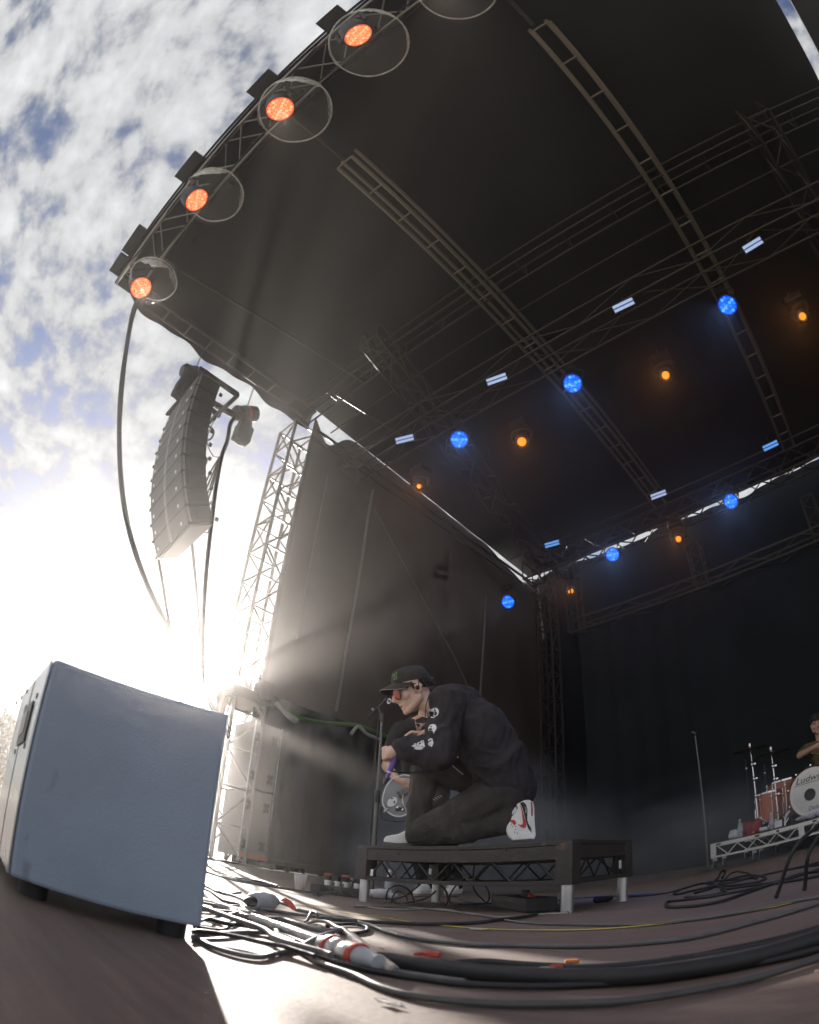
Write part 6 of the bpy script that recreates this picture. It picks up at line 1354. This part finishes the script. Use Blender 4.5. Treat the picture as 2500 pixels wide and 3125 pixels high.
def dtext(body, size, x, y, rot=0.0, sx=1.0, shear=0.3):
    me = text_mesh(body, size, 0, shear, 4); M = BM @ Matrix.Translation((x, y, 0.0112)) @ Matrix.Rotation(R(180), 4, 'Y') if False else BM @ Matrix.Translation((x, y, 0.0118)) @ Matrix.Rotation(R(rot), 4, 'Z') @ Matrix.Diagonal((sx, 1, 1, 1))
    me.transform(M); return link('lettering', me, ink, hd_)
dtext('Ludwig', 0.098, -0.03, 0.155, 0, 1.15, 0.35)
mb = MB(); mb.prism([BM @ V(p) for p in ((-0.20, 0.108, 0.0116), (0.14, 0.108, 0.0116), (0.14, 0.113, 0.0116), (-0.20, 0.113, 0.0116))], (BM.to_3x3() @ V((0, 0, 1))) * 0.0006); mb.build('underline', ink, hd_)
dtext('Deluxe', 0.062, 0.035, -0.175, 0, 1.15, 0.2)
for k in range(10):
    a = R(36 * k + 18); q = BM @ V((math.cos(a) * (br + 0.012), math.sin(a) * (br + 0.012), -0.02)); mb = MB(); mb.box(q, (0.02, 0.03, 0.02)); mb.build('claw', chrome, bd, False, 0.003)
    mb = MB(); q2 = BM @ V((math.cos(a) * (br + 0.006), math.sin(a) * (br + 0.006), -0.16)); mb.tube([q, q2], 0.005, 6); mb.build('tension_rod', chrome, bd, True)
for s in (-1, 1): mb = MB(); mb.tube([BM @ V((s * 0.24, -0.10, -0.12)), V((bc.x + s * 0.36, bc.y + 0.02, RZT + 0.006))], 0.009, 8); mb.build('spur', chrome, bd, True)
mb = MB(); mb.tube(smooth_path([V((bc.x - 0.34, bc.y - 0.03, RZT + 0.005)), V((bc.x - 0.33, bc.y, RZT + 0.10)), V((bc.x - 0.28, bc.y + 0.02, RZT + 0.16))]), 0.012, 8); mb.build('spur_sleeve', printm, bd, True)
def tom(cx, cy, r, z0, z1, label, legs=True, group='amber lacquered drums'):
    t = thing('floor_tom' if legs else 'rack_tom', label, 'drum', (cx, cy, RZT), group)
    M = Matrix.Translation((cx, cy, 0))
    mb = MB(); mb.lathe([(r - 0.006, z0 + 0.01), (r, z0 + 0.012), (r, z1 - 0.012), (r - 0.006, z1 - 0.01)], M, 36); mb.build('shell', wood, t, True)
    for z in (z0, z1 - 0.022): mb = MB(); mb.lathe([(r - 0.002, z), (r + 0.009, z), (r + 0.009, z + 0.02), (r - 0.002, z + 0.024)], M, 36); mb.build('hoop', chrome, t, True)
    mb = MB(); mb.lathe([(r - 0.003, z1 - 0.008), (r - 0.006, z1 - 0.004), (0.004, z1 - 0.003)], M, 36); mb.build('head', headm, t, True)
    for k in range(8):
        a = R(45 * k + 10); q = V((cx + math.cos(a) * (r + 0.012), cy + math.sin(a) * (r + 0.012), 0))
        mb = MB(); mb.tube([q + V((0, 0, z0 + 0.005)), q + V((0, 0, z1 - 0.005))], 0.004, 6); mb.build('tension_rod', chrome, t, True)
        for zz in (z0 + 0.08, z1 - 0.08): mb = MB(); cap(mb, q + V((0, 0, zz - 0.012)), 0.010, q + V((0, 0, zz + 0.012)), 0.010, 8); mb.build('lug', chrome, t, True)
    if legs:
        for k in range(3): a = R(120 * k + 200); q = V((cx + math.cos(a) * (r + 0.02), cy + math.sin(a) * (r + 0.02), 0)); mb = MB(); mb.tube([q + V((0, 0, z0 + 0.2)), q + V((0, 0, z0 - 0.02)), q + V((math.cos(a) * 0.03, math.sin(a) * 0.03, RZT + 0.006))], 0.008, 8); mb.build('leg', chrome, t, True)
    return t
q = D(2350, 2395, 6.95); tom(q.x, q.y, 0.185, RZT + 0.10, RZT + 0.47, 'amber brown floor tom furthest left on the drum riser')
q = D(2392, 2385, 7.05); tom(q.x, q.y, 0.20, RZT + 0.13, RZT + 0.57, 'larger amber brown floor tom beside the bass drum')
def cymbal(px, py, Y, fx, fy, rad, label, tilt):
    c = D(px, py, Y); t = thing('cymbal_stand', label, 'cymbal', (c.x, c.y, RZT), 'cymbals on chrome stands')
    ft = D(fx, fy, Y); ft.z = RZT + 0.05
    mb = MB(); mb.tube([ft - V((0, 0, 0.04)), ft.lerp(c, 0.42)], 0.0135, 12); mb.build('lower_tube', chrome, t, True)
    mb = MB(); mb.tube([ft.lerp(c, 0.40), ft.lerp(c, 0.80)], 0.0105, 12); mb.build('upper_tube', chrome, t, True)
    mb = MB(); mb.tube([ft.lerp(c, 0.79), c], 0.006, 10); mb.build('rod', chrome, t, True)
    for u in (0.41, 0.62, 0.80): mb = MB(); mb.ball(ft.lerp(c, u), (0.022, 0.022, 0.03)); mb.box(ft.lerp(c, u) + V((0.03, 0, 0)), (0.03, 0.01, 0.018)); mb.build('clamp', chrome, t, True)
    for k in range(3): a = R(120 * k + 250); mb = MB(); e = V((ft.x + math.cos(a) * 0.24, ft.y + math.sin(a) * 0.24, RZT + 0.008)); mb.tube([ft + V((0, 0, 0.14)), e], 0.008, 8); mb.build('leg', chrome, t, True); mb = MB(); mb.ball(e, 0.013); mb.build('rubber_foot', rubber, t, True)
    M = Matrix.Translation(c) @ Matrix.Rotation(R(tilt), 4, 'Y') @ Matrix.Rotation(R(4), 4, 'X')
    mb = MB(); mb.lathe([(rad, -0.016), (rad * 0.6, -0.004), (rad * 0.2, 0.004), (rad * 0.13, 0.02), (0.008, 0.026), (0.006, 0.022), (rad * 0.13, 0.016), (rad * 0.6, -0.006)], M, 40); mb.build('cymbal', mat('bronze', (0.30, 0.20, 0.08), 0.3, 1.0, 0.15, 20), t, True)
    mb = MB(); mb.lathe([(0.018, 0.022), (0.02, 0.035), (0.012, 0.06)], M, 14); mb.build('wing_nut', chrome, t, True)
cymbal(2290, 2284, 6.75, 2315, 2512, 0.22, 'dark cymbal on a chrome stand furthest left on the riser', 1)
cymbal(2354, 2295, 6.62, 2376, 2498, 0.24, 'dark cymbal on a chrome stand in front of the floor toms', 2)
def drum_mic(px, py, px2, py2, Y, label):
    a, b_ = D(px, py, Y), D(px2, py2, Y); b_.z = RZT; t = thing('drum_microphone', label, 'microphone', b_, 'slim microphones on thin stands at the drums')
    mb = MB(); mb.tube([b_, a - V((0, 0, 0.14))], 0.008, 8); mb.build('stand', black_metal, t, True)
    mb = MB(); mb.tube([a - V((0, 0, 0.15)), a], 0.014, 10); mb.build('capsule', black_metal, t, True); mb = MB(); mb.tube([a - V((0, 0, 0.12)), a - V((0, 0, 0.10))], 0.016, 10); mb.build('ring', steel, t, True)
    mb = MB(); mb.lathe([(0.08, 0), (0.08, 0.01), (0.01, 0.02)], Matrix.Translation(b_), 16); mb.build('base', black_metal, t, True)
drum_mic(2276, 2318, 2285, 2520, 6.9, 'slim dark microphone left of the first cymbal stand')
drum_mic(2332, 2333, 2330, 2510, 7.2, 'slim dark microphone between the two cymbal stands')
# bottles, towels, red bag on the riser
bottle(D(2260, 2540, 6.42).xy.to_3d() + V((0, 0, RZT + 0.003)), 0.20, 0.033, 'clear water bottle standing in a white towel at the left of the riser', 'water_bottle')
bottle(D(2356, 2520, 6.42).xy.to_3d() + V((0, 0, RZT + 0.003)), 0.19, 0.032, 'clear ribbed water bottle in front of the second cymbal stand')
q = D(2246, 2545, 6.47); towel((q.x, q.y, RZT), 0.10, 0.07, 0.12, 'white towel heaped round the bottle at the left of the riser', 21)
q = D(2296, 2530, 6.55); towel((q.x, q.y, RZT), 0.14, 0.08, 0.20, 'red cloth bag on the riser beside the white towel', 9, mat('red_cloth', (0.30, 0.022, 0.022), 0.8, 0, 0.25, 12, 0.3, 40), 'red_bag')
q = D(2300, 2541, 6.36); mb = MB(); mb.ball((q.x, q.y, RZT + 0.018), (0.022, 0.02, 0.018)); tag(mb.build('orange_ball', orange_wrap, None, True), 'small orange ball in front of the red bag on the riser', 'ball')
q = D(2330, 2536, 6.36); mb = MB(); mb.box((q.x, q.y, RZT + 0.03), (0.09, 0.05, 0.05), Matrix.Rotation(R(12), 3, 'Z')); tag(mb.build('small_box', steel, None, False, 0.012), 'small shiny box on the riser right of the red bag', 'box')
q = D(2376, 2517, 6.38); mb = MB(); mb.box((q.x, q.y, RZT + 0.045), (0.085, 0.02, 0.08), Matrix.Rotation(R(-18), 3, 'X')); tag(mb.build('paper_pad', white_cloth, None, False, 0.004), 'pale paper pad leaning at the front of the riser', 'paper')
q = D(2478, 2492, 6.36); towel((q.x, q.y, RZT), 0.24, 0.05, 0.07, 'pale blue grey towel draped below the bass drum', 15, mat('pale_blue_cloth', (0.45, 0.47, 0.58), 0.9, 0, 0.1, 12, 0.3, 50))

# ---------------------------------------------------------------- the drummer
def U(px, py, Y=7.25): return PY(px, py, Y)
dr = thing('person', 'person in a brown patterned T-shirt seated behind the drums at the right edge', 'person', (-0.2, 7.3, RZT))
hc = U(2494, 2212, 7.25); DM = head_frame(hc, 175, -6, 0, 0.98)
c0_ = hc + V((0.02, 0.03, -0.24)); ch = hc + V((0.03, 0.02, -0.42)); pe_ = V((hc.x + 0.04, hc.y + 0.05, RZT + 0.55))
s1, e1_, w1 = hc + V((-0.155, 0.02, -0.26)), U(2441, 2306, 7.10), U(2482, 2282, 6.95)
s2, e2_, w2 = hc + V((0.20, 0.02, -0.26)), hc + V((0.27, -0.06, -0.50)), hc + V((0.12, -0.30, -0.42))
b = MB(); head_shape(b, DM); chain(b, [(DM @ V((0, -0.02, -0.06)), 0.05), (c0_, 0.06), (ch, 0.13), (pe_, 0.13)]); chain(b, [(c0_, 0.06), (s1, 0.055), (e1_, 0.043), (w1, 0.03)]); chain(b, [(c0_, 0.06), (s2, 0.055), (e2_, 0.043), (w2, 0.03)])
for s, w in ((-1, w1), (1, w2)):
    hp, kn, an = pe_ + V((s * 0.1, -0.02, 0)), V((pe_.x + s * 0.24, pe_.y - 0.42, RZT + 0.5)), V((pe_.x + s * 0.22, pe_.y - 0.45, RZT + 0.09)); chain(b, [(hp, 0.09), (kn, 0.06), (an, 0.04)])
    J = w + V((-s * 0.05, -0.04, 0.0)); cap(b, w, 0.03, J, 0.03)
    for k in range(4): o = J + V((-s * 0.02, -0.012, 0.024 - 0.016 * k)); chain(b, [(o, 0.0105), (o + V((-s * 0.022, 0.012, 0)), 0.0095), (o + V((-s * 0.006, 0.032, 0)), 0.0085)])
    chain(b, [(J + V((0, 0, 0.025)), 0.012), (J + V((-s * 0.03, 0.01, 0.03)), 0.0098)])
remesh(b, 'body', 0.008, skin_t, dr, 2)
camo = mat('brown_camouflage', (0.15, 0.115, 0.055), 0.9, 0, 0.2, 9, 0.3, 60, 0.2, 0, 3, (0.045, 0.045, 0.032), (0.50, 0.54))
b = MB()
for o in (-0.07, 0.07): chain(b, [(c0_ + V((o, 0, -0.04)), 0.085), (ch + V((o, 0, 0)), 0.125), (pe_ + V((o, 0, 0.02)), 0.135)])
chain(b, [(c0_ + V((0, 0, -.03)), 0.08), (s1, 0.078), (s1.lerp(e1_, .62), 0.070)]); chain(b, [(c0_ + V((0, 0, -.03)), 0.08), (s2, 0.078), (s2.lerp(e2_, .62), 0.070)])
remesh(b, 'T_shirt', 0.011, camo, dr, 4, wrinkle(0.007, 6, 11))
b = MB(); b.ball(pe_, (0.17, 0.15, 0.11))
for s in (-1, 1): chain(b, [(pe_, 0.12), (V((pe_.x + s * 0.24, pe_.y - 0.42, RZT + 0.5)), 0.08), (V((pe_.x + s * 0.22, pe_.y - 0.45, RZT + 0.1)), 0.06)])
remesh(b, 'trousers', 0.013, denim2, dr, 3, wrinkle(0.006, 8, 2))
for s in (-1, 1):
    b = MB(); a_ = V((pe_.x + s * 0.22, pe_.y - 0.45, RZT + 0.045)); cap(b, a_, 0.042, a_ + V((s * 0.02, -0.16, -0.006)), 0.036); remesh(b, 'shoe', 0.01, black_plastic, dr, 2)
b = MB(); 
for k in range(60): rnd = random.Random(k); a = R(rnd.uniform(0, 360)); zz = rnd.uniform(0.02, 0.12); rr = 1.0 if zz < 0.08 else 0.7; b.ball(DM @ V((0.078 * math.cos(a) * rr, -0.018 + 0.09 * math.sin(a) * rr, max(zz, 0.062 if math.sin(a) > 0.45 else zz))), rnd.uniform(0.02, 0.03))
remesh(b, 'hair', 0.008, hairm, dr, 1, lambda co, n: 0.008 * noise.noise(co * 60))
for x in (-1, 1):
    mb = MB(); mb.ball(DM @ V((x * 0.031, 0.083, 0.008)), (0.011, 0.006, 0.006), DM.to_3x3()); mb.build('eye', hairm, dr, True)
    mb = MB(); mb.tube([DM @ V((x * 0.016, 0.098, 0.026)), DM @ V((x * 0.034, 0.096, 0.030)), DM @ V((x * 0.05, 0.084, 0.025))], 0.004, 6); mb.build('eyebrow', hairm, dr, True)
b = MB(); cap(b, DM @ V((-0.03, 0.052, -0.095)), 0.022, DM @ V((0.03, 0.052, -0.095)), 0.022); remesh(b, 'beard', 0.006, mat('stubble', (0.10, 0.055, 0.04), 0.8), dr, 1)
stl = thing('drum_stool', 'round black stool under the drummer', 'stool', (pe_.x, pe_.y, RZT)); mb = MB(); mb.lathe([(0.16, RZT + 0.37), (0.17, RZT + 0.40), (0.165, RZT + 0.44), (0.1, RZT + 0.45)], Matrix.Translation((pe_.x, pe_.y, 0)), 24); mb.build('seat', black_plastic, stl, True)
mb = MB(); mb.tube([(pe_.x, pe_.y, RZT + 0.02), (pe_.x, pe_.y, RZT + 0.37)], 0.018, 10); mb.build('column', chrome, stl, True)
for k in range(3): a = R(120 * k); mb = MB(); mb.tube([(pe_.x, pe_.y, RZT + 0.2), (pe_.x + math.cos(a) * 0.22, pe_.y + math.sin(a) * 0.22, RZT + 0.01)], 0.01, 8); mb.build('leg', chrome, stl, True)
for w, lab, s in ((w1, 'drum stick in the drummer\'s near hand', -1), (w2, 'drum stick in the drummer\'s far hand', 1)):
    J = w + V((-s * 0.05, -0.04, 0.0)); mb = MB(); mb.tube([J + V((s * 0.03, 0.05, -0.01)), J + V((-s * 0.16, -0.26, 0.02))], [0.0075, 0.005], 8); tag(mb.build('drum_stick', mat('stick_wood', (0.5, 0.33, 0.17), 0.5), None, True), lab, 'drum stick')

# ================================================================== AIR
def volume(name, density, c, g):
    m = bpy.data.materials.new(name); m.use_nodes = True; nt = m.node_tree; nt.nodes.clear()
    o = nt.nodes.new('ShaderNodeOutputMaterial'); v = nt.nodes.new('ShaderNodeVolumePrincipled')
    v.inputs['Color'].default_value = (*c, 1); v.inputs['Density'].default_value = density; v.inputs['Anisotropy'].default_value = g
    nt.links.new(v.outputs[0], o.inputs['Volume']); return m
HAZE = 0.0046
hz = MB(); hz.box((-11.5, 8, 3.6), (39, 40, 12.4)); tag(hz.build('haze', volume('haze_air', HAZE, (0.98, 0.94, 0.92), 0.84), None), 'thin stage haze filling the air', 'haze', None, 'stuff')
def puff(c, r, dens, label, seed):
    m = volume('smoke_air_%d' % seed, 0, (0.86, 0.90, 1.0), 0.1); nt = m.node_tree; v = [n for n in nt.nodes if n.type == 'PRINCIPLED_VOLUME'][0]; L = nt.links
    t = nt.nodes.new('ShaderNodeTexCoord'); ln = nt.nodes.new('ShaderNodeVectorMath'); ln.operation = 'LENGTH'; L.new(t.outputs['Object'], ln.inputs[0])
    mr = nt.nodes.new('ShaderNodeMapRange'); mr.interpolation_type = 'SMOOTHERSTEP'; mr.inputs[1].default_value = 1.0; mr.inputs[2].default_value = 0.15; mr.inputs[3].default_value = 0; mr.inputs[4].default_value = dens; L.new(ln.outputs['Value'], mr.inputs[0])
    nz = nt.nodes.new('ShaderNodeTexNoise'); nz.inputs['Scale'].default_value = 2.2; nz.inputs['Detail'].default_value = 3; L.new(t.outputs['Object'], nz.inputs['Vector'])
    m2 = nt.nodes.new('ShaderNodeMapRange'); m2.inputs[1].default_value = 0.32; m2.inputs[2].default_value = 0.62; L.new(nz.outputs[0], m2.inputs[0])
    mu = nt.nodes.new('ShaderNodeMath'); mu.operation = 'MULTIPLY'; L.new(mr.outputs[0], mu.inputs[0]); L.new(m2.outputs[0], mu.inputs[1]); L.new(mu.outputs[0], v.inputs['Density'])
    b = MB(); b.ball((0, 0, 0), 1.0, None, 24, 16); o = b.build('smoke', m, None, True); o.location = c; o.scale = r
    for w in o.data.vertices: w.co.z = max(w.co.z, (0.012 - c[2]) / r[2])
    return tag(o, label, 'smoke', None, 'stuff')
puff((-3.7, 4.6, 0.5), (2.0, 1.1, 1.3), 1.5, 'low bank of pale stage smoke behind the singer', 1)
puff((-1.6, 5.4, 0.35), (2.2, 0.9, 0.8), 0.6, 'thin smoke drifting on the floor right of the singer', 2)
print('objects', len(bpy.data.objects))
